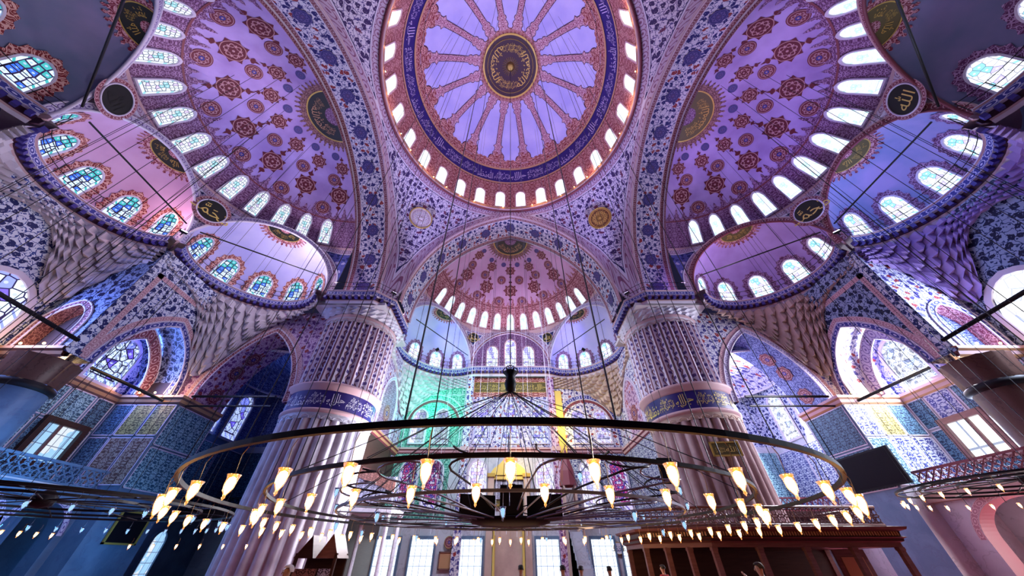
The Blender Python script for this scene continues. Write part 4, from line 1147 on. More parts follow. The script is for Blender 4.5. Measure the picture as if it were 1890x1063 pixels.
    for (c_, a_, zs_, h_) in ([(17.1, 1.35, 2.7, 1.35), (20.1, 1.35, 2.7, 1.35)] if dark else [(18.4, 2.2, 2.5, 1.6)]):
        archivolt(mb, g, c_, a_, zs_, h_, .3, 'border_white' if dark else 'border_rose', .04); soffit_strip(mb, g, c_, a_, 0, zs_, h_, .8, 'marble_blue' if dark else 'lip_maroon')
    struct(mb.build('wall_arcade'), 'marble ground floor arcade below the %s gallery' % nm, 'wall')
    # corner bay ceiling + gallery
    mb = MB(); c = Vector((X(21.8), 30.4, 0))
    mb.lathe([(6.2, 15.6), (5.6, 16.7), (4., 17.7), (2, 18.3), (.05, 18.5)], c, 'arabesque_blue' if dark else 'foliage_white', 32)
    for a in range(8):
        P = [c + Vector((6.1 * math.cos(R(a * 45 + k * 1.9)), 6.1 * math.sin(R(a * 45 + k * 1.9)), 15.7)) for k in range(25)]
        mb.tube(P, .12, 'lip_white', 4)
    wpoly(mb, Flat((X(16.2), 0), (0, 1), (s, 0)), rect(26.5, 36, 11, 18.5), 'arabesque_blue' if dark else 'foliage_white')
    struct(mb.build('ceiling_bay'), 'small painted dome over the corner bay on the ' + nm, 'ceiling')
    mb = MB(); mb.box((X(22.0), 33.6, 4.6), (11.8, 4.6, .35), 'wood_dark'); struct(mb.build('gallery_loft'), 'dark gallery loft in the far %s corner' % nm, 'gallery')
    root = empty('balustrade', (X(22.0), 31.4, 4.78)); tag(root, 'dark pierced balustrade in the far %s corner bay' % nm, 'balustrade')
    b = MB()
    for z in (.05, .9): b.box((0, 0, z), (11., .14, .1), 'iron' if dark else 'lip_maroon')
    b.build('rail', root); b = MB()
    for i in range(26):
        x = -5.4 + i * .43
        for sg in (-1, 1): b.box((x, 0, .47), (.055, .05, 1.0), 'iron' if dark else 'lip_maroon', Matrix.Rotation(sg * R(30), 3, 'Y'))
    b.build('lattice', root)
for s in (-1, 1): side(s)

# ---------------------------------------------------------------- qibla wall
fq = Flat((0, QW), (1, 0), (0, -1))
def qibla():
    mb = MB()
    wpoly(mb, fq, rect(-OW, OW, 0, 19.), 'marble')
    wpoly(mb, fq, rect(-12, -4.9, 10.8, 18.6), 'tile_green_lit', off=.02); wpoly(mb, fq, rect(4.9, 12, 10.8, 18.6), 'foliage_white', off=.02); wpoly(mb, fq, rect(-4.4, 4.4, 10.8, 16.2), 'foliage_white', off=.02)
    wpoly(mb, fq, rect(-4.4, 4.4, 16.2, 18.6), 'arabesque_orange', off=.03); panel(mb, fq, -4.3, 4.3, 16.75, 18.0, 'script_olive', .05, 'gold')
    wpoly(mb, fq, rect(-12.4, -6.2, 4.6, 10.2), 'tile_green_lit', off=.02); wpoly(mb, fq, rect(6.2, 17, 4.6, 10.2), 'tile_white', off=.02)
    wpoly(mb, fq, rect(-OW, -16, 4.8, 10.2), 'tile_dark', off=.02); wpoly(mb, fq, rect(17, OW, 4.8, 10.2), 'tile_teal', off=.02)
    wpoly(mb, fq, rect(-OW, -12.5, 10.8, 18.6), 'arabesque_blue', off=.02); wpoly(mb, fq, rect(12.5, OW, 10.8, 18.6), 'foliage_wall', off=.02)
    for c in (-8.6, 8.6):
        archivolt(mb, fq, c, 3.05, 12.9, 3.0, .55, 'border_blue' if c > 0 else 'tile_green_lit', .06, 'lip_white', legs=2.0); archivolt(mb, fq, c, 2.75, 12.9, 2.65, .28, 'lip_maroon', .05, None, legs=0)
        panel(mb, fq, c + (1.0 if c < 0 else -3.0), c + (3.0 if c < 0 else -1.0), 16.4, 17.6, 'foliage_white' if c > 0 else 'tile_green_lit', .05)
    for z in (.45, 4.5): pass
    struct(mb.build('wall_qibla'), 'far wall with tall windows round the prayer niche', 'wall')
    t = MB()
    for i in range(6): add_text(t, [BASM, SALA, '\ufdfb'][i % 3], lambda a, q: fq.L(-3.6 + i * 1.44 + a, 17.37 + q, .08), 'gold_bright', 1.35, .85)
    t.build('gilded_inscription', bpy.data.objects['wall_qibla'])
    W = lambda c, z0, w, h, p, fr='lip_white', lab=None, **k: window(fq.at(c, z0), w, h, p, fr, .14, label=lab, depth=.16, **k)
    for c, nm in ((-3.1, 'left'), (0., 'middle'), (3.2, 'right')): W(c, 11.2, 1.75, 4.6, 'pane_apse', 'border_blue', 'tall %s stained window above the prayer niche' % nm)
    for c in (-10.1, -7.6): W(c, 11.2, 1.55, 3.5, 'pane_lilac', 'lip_white', 'upper stained window in the green-lit wall, %s of the pair' % ('left' if c < -9 else 'right'))
    for c in (7.6, 10.1): W(c, 11.2, 1.55, 3.5, 'pane_lilac', 'lip_white', 'upper stained window in the pale wall, %s of the pair' % ('left' if c < 9 else 'right'))
    for c in (-10.2, -7.7): W(c, 5.3, 1.75, 4.2, 'pane_red', 'lip_white', 'lower red and violet stained window, %s of the left pair' % ('left' if c < -9 else 'right'))
    for c in (7.9, 10.8): W(c, 5.3, 1.75, 4.2, 'pane_red' if c > 9 else 'pane_lilac', 'lip_white', 'lower stained window, %s of the right pair' % ('left' if c < 9 else 'right'))
    for c in (-3.3, 3.4): W(c, 5.3, 1.75, 4.2, 'pane_lilac', 'lip_white', 'pale stained window just %s of the niche pediment' % ('left' if c < 0 else 'right'))
    for c in (-10.9, -7.8, -3.5, 3.3, 8.2, 10.9): 
        WN[0] += 1; x = MB(); 
        for q in ((c - 1.15, c + 1.15, 3.15, 3.4), (c - 1.15, c - 1., 0.2, 3.15), (c + 1., c + 1.15, .2, 3.15)):
            x.box(fq.L((q[0] + q[1]) / 2, (q[2] + q[3]) / 2, .1), (q[1] - q[0], .3, q[3] - q[2]), 'marble_blue')
        o = struct(x.build('window_%d' % WN[0]), 'tall bright barred ground floor window in the far wall, %s from the left' % ORD[(-10.9, -7.8, -3.5, 3.3, 8.2, 10.9).index(c)], 'window'); p = MB(); wpoly(p, fq, rect(c - 1, c + 1, .2, 3.15), 'pane_clear', off=.06); p.build('pane', o)
    # upper lunette above the cornice
    fu = Flat((0, 35.55), (1, 0), (0, -1)); mb = MB()
    hw = 9.55 * math.tan(R(27.6)); P = [(-hw, 19.5)] + [(t, 19.6 + z) for t, z in arch_pts(hw, 5.3, 30)] + [(hw, 19.5)]
    wpoly(mb, fu, P, 'arabesque_violet'); archivolt(mb, fu, 0, hw * .97, 19.6, 5.1, .3, 'border_maroon', .05, 'lip_white'); struct(mb.build('wall_lunette'), 'violet lunette with three stained windows above the far cornice', 'wall')
    for c, h in ((-2.3, 2.9), (0, 3.9), (2.3, 2.9)): window(fu.at(c, 19.8), 1.35, h, 'pane_apse', 'lip_rose', .12, 'arabesque_violet', .2, 12, label='stained lunette window over the far cornice, %s of three' % {-2.3: 'left', 0: 'tallest', 2.3: 'right'}[c], depth=.12)
    # side walls of the apse
    for s, nm in ((-1, 'left'), (1, 'right')):
        fs = Flat((s * 12., 0), (0, 1), (-s, 0)); mb = MB()
        wpoly(mb, fs, rect(27, 36, 10.4, 18.6), 'foliage_white' if s > 0 else 'foliage_rose'); wpoly(mb, fs, rect(27.4, 36, 0, 10.4), 'tile_white' if s > 0 else 'wood_dark')
        Q = archop(30.6, 1.9, 10.8, 13.2, 2.6); wpoly(mb, fs, Q, 'arabesque_violet' if s < 0 else 'foliage_rose', off=.03); archivolt(mb, fs, 30.6, 1.92, 13.2, 2.6, .3, 'border_white', .05, 'lip_white', legs=2.4)
        Q = [(.8 * math.cos(t), .8 * math.sin(t)) for t in [2 * pi * j / 28 for j in range(28)]]; mb.poly([fs.L(30.6 + x, 12.4 + y, .06) for x, y in Q], 'medallion_round', [(x / .8, y / .8) for x, y in Q])
        moulding(mb, [(s * 12., 27.), (s * 12., 36.)], 'lip_warm' if s < 0 else 'lip_rose', 'lip_maroon', [Vector((-s, 0, 0))] * 2, ZL)
        struct(mb.build('wall_apse'), 'side wall of the far apse beside the %s pier' % nm, 'wall')
    mb = MB(); moulding(mb, [(-12, QW), (12, QW)], 'lip_rose', 'lip_maroon', [Vector((0, -1, 0))] * 2, ZL + .15, .3); struct(mb.build('trim_qibla_ledge'), 'rose moulded ledge below the upper windows of the far wall', 'ledge')
    for x, m in ((-4.75, 'foliage_white'), (4.75, 'foliage_rose')):
        mb = MB(); mb.box((x, QW - .3, 9.3), (.75, .6, 18.4), m); mb.box((x, QW - .35, 10.5), (.95, .75, .4), 'lip_rose'); struct(mb.build('pilaster'), ('pale' if x < 0 else 'rose') + ' pilaster %s of the prayer niche' % ('left' if x < 0 else 'right'), 'pilaster')
    mb = MB(); mb.box((5.55, QW - .2, 13.3), (.75, .4, 7.), 'gold_bright'); struct(mb.build('pilaster'), 'yellow strip pilaster right of the upper niche windows', 'pilaster')
qibla()
mb = MB(); mb.face([(-40, -30, 0), (40, -30, 0), (40, 40, 0), (-40, 40, 0)], 'carpet', [(0, 0), (80, 0), (80, 70), (0, 70)]); struct(mb.build('floor'), 'red carpeted floor of the prayer hall', 'floor')

# ================================================================== CHANDELIER
CZ = 2.77; CC = Vector((0, 10.8, CZ))
def circ(r, z, n, c=Vector((0, 0, 0)), a0=0.): return [c + Vector((r * math.cos(a0 + 2 * pi * i / n), r * math.sin(a0 + 2 * pi * i / n), z)) for i in range(n)]
def flat_ring(mb, r, z, w, h, m, n=128):
    pr = [(r - w, z - h), (r + w, z - h), (r + w, z + h), (r - w, z + h), (r - w, z - h)]
    mb.lathe(pr, (0, 0, 0), m, n, smooth=False)
R1, R2, R3, R4 = 7.38, 6.0, 9.75, 4.5
def chandelier():
    root = empty('ring_chandelier', CC); tag(root, 'vast low hanging iron chandelier of concentric rings in the middle of the hall', 'chandelier')
    for nm, r, z, w, h in (('main_ring', R1, 0, .03, .036), ('inner_ring', R2, 0, .026, .03), ('scroll_ring', R4, -.20, .02, .025)):
        b = MB(); flat_ring(b, r, z, w, h, 'iron' if r != R4 else 'steel'); b.build(nm, root)
    for i in range(24):
        a = 2 * pi * (i + .5) / 24; d = Vector((math.cos(a), math.sin(a), 0)); b = MB(); z0 = .03 * (i % 3)
        b.tube([d * 1.1 + Vector((0, 0, -.28)), d * 2.5 + Vector((0, 0, z0 - .26)), d * (R4 - .02) + Vector((0, 0, -.22))], .016, 'steel', 5); b.build('spoke', root)
    b = MB(); b.lathe([(.05, -.10), (.8, -.08), (1.1, -.02), (1.12, .04), (1.1, .06), (.03, .07)], (0, 0, -.30), 'black_plastic', 28); b.build('hub', root)
    # scrolled arms with loops
    for i in range(16):
        a = 2 * pi * i / 16 + .12; d = Vector((math.cos(a), math.sin(a), 0)); t = Vector((-d.y, d.x, 0)); b = MB()
        P = [d * 1.5 + Vector((0, 0, -.16))]
        for k in range(1, 9): P.append(d * (1.5 + 2.7 * k / 8) + Vector((0, 0, -.16 + .16 * math.sin(pi * k / 8) + .35 * (k / 8) ** 2)))
        for k in range(1, 15): q = 2 * pi * k / 14; P.append(d * (4.2 + .42 * math.sin(q)) + t * (.42 * (1 - math.cos(q))) + Vector((0, 0, .19 + .03 * k)))
        b.tube(P, .022, 'iron' if i % 2 else 'steel', 5); b.build('scroll_arm', root)
    for i in range(10):                                   # wire curls
        a = 2 * pi * i / 10 + .3; d = Vector((math.cos(a), math.sin(a), 0)); b = MB()
        b.tube([d * (1.65 + 2.2 * k / 12) + Vector((0, 0, -.1 + 1.35 * math.sin(pi * k / 12))) for k in range(13)], .009, 'steel', 4)
        b.build('wire_curl', root)
    KZ = 6.5 - CZ; b = MB()
    b.lathe([(.02, -.35), (.16, -.25), (.22, 0), (.14, .25), (.26, .45), (.10, .55)], (0, 0, KZ), 'iron', 14)
    for i in range(6):
        a = i * pi / 3; b.tube([(.17 * math.cos(a) + .1 * math.cos(q) * math.cos(a), .17 * math.sin(a) + .1 * math.cos(q) * math.sin(a), KZ + .5 + .14 * math.sin(q)) for q in [2 * pi * k / 10 for k in range(10)]], .02, 'iron', 4, closed=True)
    b.build('suspension_knot', root)
    b = MB(); b.tube([(0, 0, KZ + .5), (0, 0, 43.9)], .022, 'iron', 5); b.build('cable', root)
    for n, r, z in ((20, R4, -.18), (12, R2, .05)):
        for i in range(n):
            a = 2 * pi * (i + .3) / n; b = MB(); b.tube([(.06 * math.cos(a), .06 * math.sin(a), KZ - .3), (r * .45 * math.cos(a), r * .45 * math.sin(a), KZ * .55 + .0), (r * math.cos(a), r * math.sin(a), z)], .010, 'iron', 4); b.build('stay_wire', root)
    for n, r, z in ((20, R1, .05), (16, R2, .04)):
        for i in range(n):
            a = 2 * pi * (i + .5) / n; x, y = r * math.cos(a), r * math.sin(a)
            e = math.sqrt(max(0, 1 - (r / 11.45) ** 2)); top = 36.9 + 10.4 * e - CZ - .1
            k = .965; b = MB(); b.tube([(x, y, z), (x * k, y * k, top)], .010, 'steel' if y > 4 else 'iron', 4); b.build('suspension_wire', root)
    return root
chandelier()
def side_chandelier(c, r, label):
    root = empty('ring_chandelier', c); tag(root, label, 'chandelier')
    for q, z in ((r, 0.), (r * .8, .06), (r * .5, .10)):
        b = MB(); flat_ring(b, q, z, .03, .035, 'iron', 80); b.build('ring', root)
    for i in range(12):
        a = 2 * pi * (i + .5) / 12; d = Vector((math.cos(a), math.sin(a), 0)); b = MB(); b.tube([d * .25 + Vector((0, 0, .14)), d * r * .5 + Vector((0, 0, .12)), d * (r * .99)], .022, 'iron', 5); b.build('spoke', root)
    b = MB(); b.lathe([(.02, -.2), (.3, -.12), (.35, .1), (.1, .35)], (0, 0, .1), 'iron', 14); b.build('hub', root)
    for i in range(10):
        a = 2 * pi * (i + .5) / 10; b = MB(); b.tube([(r * .8 * math.cos(a), r * .8 * math.sin(a), .08), (r * .72 * math.cos(a), r * .72 * math.sin(a), 23.2 - c[2])], .011, 'iron', 4); b.build('suspension_wire', root)
CL, CR = Vector((-16., 12.8, 3.1)), Vector((20.2, 14.0, 3.95))
side_chandelier(CL, 5.5, 'dark iron ring chandelier hanging low in the left side bay'); side_chandelier(CR, 3.9, 'dark iron ring chandelier hanging low in the right side bay')
# cables hanging from the half domes
def cable(p, q, label, group, m='iron', r=.013):
    mb = MB(); p, q = Vector(p), Vector(q); mb.tube([Vector(), q - p], r, m, 4); return tag(mb.build('hanging_cable', None, p), label, 'cable', group)
for s, nm in ((-1, 'left'), (1, 'right')):
    for i in range(16):
        ph = R(-60 + 120 * ((i * 7) % 16) / 15); rr = 3.0 + 5.6 * ((i * 5) % 16) / 15
        x, y = s * (SX1 + rr * math.cos(ph)), CY0 + rr * math.sin(ph); z = ZS + pz(rr, 11.3, 11.7) - .1
        cable((x, y, z), (x + s * -.2, y + .1, 4.9 if False else 3.4), 'thin dark cable hanging down through the %s half dome' % nm, 'cables of the %s half dome' % nm)
for i in range(16):
    ph = R(-66 + 132 * i / 15); rr = 4.0 + 3.8 * ((i * 5) % 7) / 6
    x, y = rr * math.sin(ph), QY1 + rr * math.cos(ph); z = ZS + pz(rr, 11.0, 12.9) - .1
    cable((x, y, z), (x, y, 3.2), 'thin pale cable hanging down through the far half dome', 'cables of the far half dome', 'lip_white', .014)

# lamps -------------------------------------------------------------
def lamp_proto(lit=True, k=1.):
    root = empty('hanging_glass_lamp'); g = 'lamp_glass' if lit else 'lamp_glass_blue'
    b = MB(); b.tube([(.0, 0, 0), (.03, 0, -.10), (.012, 0, -.22), (.0, 0, -.30)], .005, 'brass' if lit else 'steel', 4); b.build('wire', root)
    b = MB(); b.lathe([(.010, -.29), (.058, -.295), (.064, -.31), (.055, -.325)], (0, 0, 0), 'brass' if lit else 'steel', 10); b.build('collar', root)
    b = MB(); b.lathe([(.060, -.315), (.072, -.30), (.058, -.34), (.055, -.41), (.042, -.46), (.022, -.49), (.012, -.51), (.018, -.525), (.003, -.55)], (0, 0, 0), g, 12); gl = b.build('glass', root)
    b = MB(); b.lathe([(.004, -.32), (.036, -.335), (.046, -.37), (.040, -.43), (.020, -.47), (.002, -.49)], (0, 0, 0), 'bulb_warm' if lit else 'bulb_unlit_glow', 10); b.build('bulb', gl)
    return root
PROTO = {True: lamp_proto(True), False: lamp_proto(False)}; USED = {True: False, False: False}
def place_lamp(loc, rz, label, group, lit=True, sc=1.):
    p = PROTO[lit]
    if not USED[lit]: USED[lit] = True; r = p
    else:
        r = p.copy(); COL.objects.link(r)
        for ch in p.children:
            c = ch.copy(); COL.objects.link(c); c.parent = r
            for g2 in ch.children: d = g2.copy(); COL.objects.link(d); d.parent = c
    r.location = loc; r.rotation_euler = (0, 0, rz); r.scale = (sc, sc, sc); tag(r, label, 'lamp', group); return r
def ring_lamps(r, n, dz, ringname, lit_f, sc=1., a0=0.):
    items = []
    for i in range(n):
        a = 2 * pi * (i + a0) / n; p = CC + Vector((r * math.cos(a), r * math.sin(a), dz)); items.append((p, a))
    near = sorted([q for q in items if q[0].y < CC.y - r * .25 and q[0].y > 1.2], key=lambda q: math.atan2(q[0].x, q[0].y))
    for p, a in items:
        lit = lit_f(p); st = 'lit' if lit else 'unlit clear'
        if (p, a) in near:
            k = [q[1] for q in near].index(a); lb = '%s glass lamp on near arc of the %s, %s from left' % (st, ringname, ORD[k] if k < 20 else 'last')
            place_lamp(p, a, lb, 'glass lamps of the ' + ringname, lit, sc)
        else:
            sd = 'left' if p.x < -r * .35 else 'right' if p.x > r * .35 else 'middle'
            if p.y < 1.2: continue
            place_lamp(p, a, '%s glass lamp in the far row of the %s, %s stretch' % (st, ringname, sd), 'glass lamps of the ' + ringname, lit, sc)
ring_lamps(R1, 56, -.06, 'main chandelier ring', lambda p: True)
ring_lamps(R2, 42, -.05, 'inner chandelier ring', lambda p: True)
for c, r, n, nm, lit in ((CL, 5.5, 44, 'left', False), (CR, 3.9, 30, 'right', True)):
    for i in range(n):
        a = 2 * pi * i / n; p = c + Vector((r * math.cos(a), r * math.sin(a), -.045)); q = p - Vector((0, 0, EYE))
        if p.y < 5.: continue
        place_lamp(p, a, '%s small glass lamp on the ring chandelier of the %s side bay' % ('glowing' if lit else 'unlit bluish', nm), 'glass lamps of the %s side chandelier' % nm, lit, .9)
for i in range(22):
    a = 2 * pi * (i + .4) / 22; p = CC + Vector(((R4 - .1 + .35 * (i % 2)) * math.cos(a), (R4 - .1 + .35 * (i % 2)) * math.sin(a), (.30 if i % 2 else -.18)))
    place_lamp(p, a, 'small unlit clear glass lamp on the scrolled middle of the chandelier', 'clear lamps on the chandelier scrolls', False, .8)
for i in range(10):
    p = Vector((-18.3 + (.0 if i < 4 else 1.1 * (i - 4) + .4), 14.2 + .55 * i if i < 4 else 19., 2.75 if i < 4 else 2.5))
    place_lamp(p, 0, 'small warm lamp hanging low in the dark left aisle', 'lamps of the left aisle', True, .8)
# loudspeakers on the hub
for i, (x, y, rz, lb) in enumerate(((-.98, -.28, .35, 'black loudspeaker lying left on the chandelier hub'), (.05, -.5, -.1, 'black loudspeaker standing in the middle of the chandelier hub'), (1.02, -.24, -.4, 'black loudspeaker lying right on the chandelier hub'))):
    root = empty('loudspeaker', CC + Vector((x, y, -.22))); root.rotation_euler = (0, 0, rz); tag(root, lb, 'loudspeaker')
    b = MB(); w, d, h = (1.0, .5, .5) if i != 1 else (.62, .46, .7)
    P = [(-w / 2, -d / 2), (w / 2, -d / 2), (w / 2 * .72, d / 2), (-w / 2 * .72, d / 2)]
    for k in range(4):
        (x0, y0), (x1, y1) = P[k], P[(k + 1) % 4]; b.face([(x0, y0, 0), (x1, y1, 0), (x1, y1, h), (x0, y0, h)], 'black_plastic')
    b.face([(*p, h) for p in P], 'black_plastic'); b.face([(*p, 0) for p in P[::-1]], 'black_plastic'); b.build('cabinet', root)
    b = MB(); b.box((0, -d / 2 - .01, h / 2), (w * .9, .03, h * .85), 'iron'); b.build('grille', root)
    b = MB(); b.box((0, 0, h + .03), (w * .3, .06, .05), 'steel'); b.build('handle', root)

# warm bulbs on ledges and dome rim ------------------------------------
def rim_bulb(p, label, group, r=.07):
    b = MB(); b.lathe([(.0, 0), (r * .6, .01), (r, r), (r * .7, r * 1.8), (.0, r * 2.1)], (0, 0, 0), 'bulb_warm', 10); o = b.build('bare_bulb', None, Vector(p)); return tag(o, label, 'bulb', group)
for s, nm in ((-1, 'left'), (1, 'right')):
    for k, (x, y) in enumerate(((27.4, 16.2), (27.4, 17.8), (27.4, 20.8), (26.3, 21.5), (25.2, 21.5), (24.2, 21.5), (28.0, 11.2), (28.0, 13.4), (26.9, 14.85), (25.6, 14.85))):
        rim_bulb((s * x, y, ZL + .2), 'bare warm bulb glowing on the moulded ledge on the ' + nm, 'bulbs on the %s ledge' % nm, .06)
for i in range(40):
    a = 2 * pi * (i + .5) / 40
    if math.sin(a) > -.7 and (i % 2 == 0 or abs(math.cos(a)) > .3): rim_bulb((CX0 + 11.45 * math.cos(a), CY0 + 11.45 * math.sin(a), 34.42), 'tiny warm bulb on the rim below the great dome windows', 'bulbs on the great dome rim', .05)

# ================================================================== FURNITURE AND FITTINGS
def fret(mb, a, b, z0, z1, cell, m, r=.02):
    a, b = Vector(a), Vector(b); L = (b - a).length; n = max(1, int(L / cell)); d = (b - a) / n; nz = max(1, round((z1 - z0) / cell)); cz = (z1 - z0) / nz
    for i in range(n):
        for j in range(nz):
            c = a + d * (i + .5) + Vector((0, 0, z0 + cz * (j + .5))); e = d.normalized()
            mb.tube([c + e * (cell * .40 * math.cos(t)) + Vector((0, 0, cz * .40 * math.sin(t))) for t in [2 * pi * k / 6 for k in range(6)]], r, m, 4, closed=True, smooth=False)
            for sx in (-1, 1):
                for sz in (-1, 1): mb.tube([c + e * (cell * .28 * sx) + Vector((0, 0, cz * .28 * sz)), c + e * (cell * .5 * sx) + Vector((0, 0, cz * .5 * sz))], r, m, 4, cap=False)
def lodge():
    o = Vector((8.3, 16.6, 0)); root = empty('muezzin_lodge', o); root.scale = (1.07, 1., 1.06); tag(root, 'dark carved wooden lodge with a pierced parapet in front of the right pier', 'lodge')
    P = [(-2.2, 1.5), (0, 0), (7.3, 0), (7.3, 4.2), (-2.2, 4.2)]
    def ring(mb, off, z0, z1, m, off1=None):
        off1 = off if off1 is None else off1; c = Vector((2.5, 2.2, 0)); Q = []
        def g(k): return [Vector((x + (k if x > 5 else -k if x < -1 else -k * .4), y - k if y < 2 else y + k, 0)) for x, y in P]
        A, B = g(off), g(off1); A.append(A[0]); B.append(B[0])
        mb.ribbon([p + Vector((0, 0, z0)) for p in A], [p + Vector((0, 0, z1)) for p in B], m)
        return A, B
    b = MB()
    for o0, z0, o1, z1, m in ((0., 1.98, 0., 2.12, 'wood_red'), (0, 2.12, .10, 2.16, 'wood_red'), (.10, 2.16, .12, 2.24, 'wood_dark'), (.12, 2.24, .22, 2.28, 'wood_red'), (.22, 2.28, .10, 2.32, 'wood_dark'), (.10, 2.32, .12, 2.46, 'wood_dark'), (.12, 2.46, .30, 2.52, 'wood_red'), (.30, 2.52, .34, 2.60, 'wood_red'), (.34, 2.60, -.1, 2.64, 'wood_red')):
        ring(b, o0, z0, z1, m, o1)
    A, _ = ring(b, -.1, 2.62, 2.63, 'wood_dark'); b.face([p + Vector((0, 0, 2.63)) for p in A[:-1]], 'wood_dark'); b.face([p + Vector((0, 0, 1.99)) for p in A[:-1]][::-1], 'wood_dark')
    b.build('cornice', root)
    b = MB()
    for k in range(68): b.box((.1 + k * .107, -.13, 2.39), (.05, .06, .13), 'lip_warm')
    for k in range(24): t = k / 24; b.box((-2.2 + 2.2 * t - .05, 1.5 - 1.5 * t - .12, 2.39), (.05, .06, .13), 'lip_warm', Matrix.Rotation(-.6, 3, 'Z'))
    tag(b.build('dentils', root), None, None, None, 'stuff')
    b = MB(); z0, z1 = 2.72, 3.22
    for z in (2.67, 3.27):
        b.tube([(-2.1, 1.55, z), (.05, .1, z), (7.2, .1, z), (7.2, 4.1, z)], .05, 'wood_red', 6)
    b.build('parapet_rail', root)
    b = MB(); fret(b, (0.05, .1, 0), (7.2, .1, 0), z0, z1, .25, 'wood_red', .022); fret(b, (-2.1, 1.55, 0), (.05, .1, 0), z0, z1, .25, 'wood_red', .022); fret(b, (7.2, .1, 0), (7.2, 4.1, 0), z0, z1, .25, 'wood_red', .022)
    b.build('parapet_fretwork', root)
    for i, (x, y) in enumerate(((-2.1, 1.55), (-1.4, 1.05), (-.7, .55), (.05, .08), (1.8, .08), (3.6, .08), (5.4, .08), (7.2, .08), (7.2, 4.1), (-2.1, 4.1))):
        b = MB(); b.box((x, y, 1.0), (.19, .17, 2.0), 'wood_red'); b.box((x, y, 1.93), (.22, .22, .1), 'wood_red'); b.box((x, y, .06), (.2, .2, .12), 'wood_red'); b.build('post', root)
    b = MB(); b.box((2.5, 4.1, 1.), (9.2, .08, 2.0), 'wood_dark'); b.build('back_panel', root)
    b = MB(); b.box((6.3, 1.6, 1.1), (1.3, .08, 1.7), 'wood_red'); b.box((6.3, 1.55, 1.1), (.9, .04, 1.2), 'lip_warm'); b.build('door', root)
    for k in range(5):
        b = MB(); b.lathe([(.02, 0), (.05, -.06), (.03, -.14), (.06, -.2), (.02, -.3)], (7.5, .1 + .0 * k, 2.5 - .0), 'wood_red', 8)
        if k == 0: b.build('corner_drop', root)
lodge()
def screen(c, e, n, w, h, label, name='screen', m='screen_dark'):
    fl = Flat((c[0], c[1]), e, n); root = empty(name, Vector(c)); tag(root, label, 'screen'); z = c[2]
    L = lambda a, q, o: fl.L(a, z + q, o) - Vector(c)
    b = MB(); rz = math.atan2(e[1], e[0]); rot = Matrix.Rotation(rz, 3, 'Z')
    b.box(L(0, 0, .06), (w, .10, h), 'black_plastic', rot); b.build('casing', root)
    b = MB(); b.face([L(-w * .47, -h * .45, .125), L(w * .47, -h * .45, .125), L(w * .47, h * .45, .125), L(-w * .47, h * .45, .125)], m); b.build('panel', root)
    b = MB(); b.box(L(0, 0, -.05), (.2, .14, .2), 'iron', rot); b.build('bracket', root)
    return root
screen((23.36, 22.95, 6.1), (0, 1), (-1, 0), 4.0, 2.0, 'large black panel on the tiled corner pier at the right')
screen((9.95, 22.6, 6.0), (1, 0), (0, -1), .95, 1.45, 'small dark screen on the left edge of the right pier', 'tv_screen')
screen((24.45, 23.0, 3.95), (0, 1), (-1, 0), 1.5, .7, 'dark screen above the marble pier at the lower right')
def framed(c, e, n, w, h, label, inner, fm='wood_red', script=None, name='framed_panel', ink='gold'):
    fl = Flat((c[0], c[1]), e, n); root = empty(name, Vector(c)); tag(root, label, 'picture'); z = c[2]
    L = lambda a, q, o: fl.L(a, z + q, o) - Vector(c); rot = Matrix.Rotation(math.atan2(e[1], e[0]), 3, 'Z')
    b = MB(); t = .09
    for q in ((0, h / 2 - t / 2, w, t), (0, -h / 2 + t / 2, w, t)): b.box(L(q[0], q[1], .05), (q[2], .1, q[3]), fm, rot)
    for q in ((-w / 2 + t / 2, 0), (w / 2 - t / 2, 0)): b.box(L(q[0], q[1], .05), (t, .1, h), fm, rot)
    b.build('frame', root)
    b = MB(); b.face([L(-w / 2 + t, -h / 2 + t, .04), L(w / 2 - t, -h / 2 + t, .04), L(w / 2 - t, h / 2 - t, .04), L(-w / 2 + t, h / 2 - t, .04)], inner, [(0, 0), (w, 0), (w, h), (0, h)]); b.build('board', root)
    if script:
        t_ = MB(); add_text(t_, script, lambda a, q: L(a, q, .06), ink, w * .72, h * .55); t_.build('script', root)
    return root
a = math.atan2(-PY, -PIER) ; c = Vector((14, PY, 0))
ang = R(-97); framed((14 + 3.32 * math.cos(ang), PY + 3.32 * math.sin(ang), 7.0), (-math.sin(ang), math.cos(ang)), (math.cos(ang), math.sin(ang)), 1.75, .85, 'green plaque with gilded script on the right pier', 'script_olive', 'gold', SALA + ALLAH, 'script_plaque', 'gold_bright')
framed((-23.36, 24.0, 3.2), (0, 1), (1, 0), 2.1, 1.6, 'large dark picture in a gilded frame on the blue marble pier at the left', 'screen_dark', 'gold')
framed((-5.5, 35.9, 1.72), (1, 0), (0, -1), 1.5, 1.2, 'small picture in a red frame left of the prayer niche', 'lip_warm', 'wood_red')
roundel(Vector((-5.45, 35.85, 2.95)), Vector((0, -1, 0)), .42, None, 'small purple roundel above the red framed picture', 'medallion_round')
roundel(Vector((9.55, 35.85, 2.55)), Vector((0, -1, 0)), .42, MUH, 'small pale roundel between the two bright windows on the right', 'white_stone', 'blue_ground')
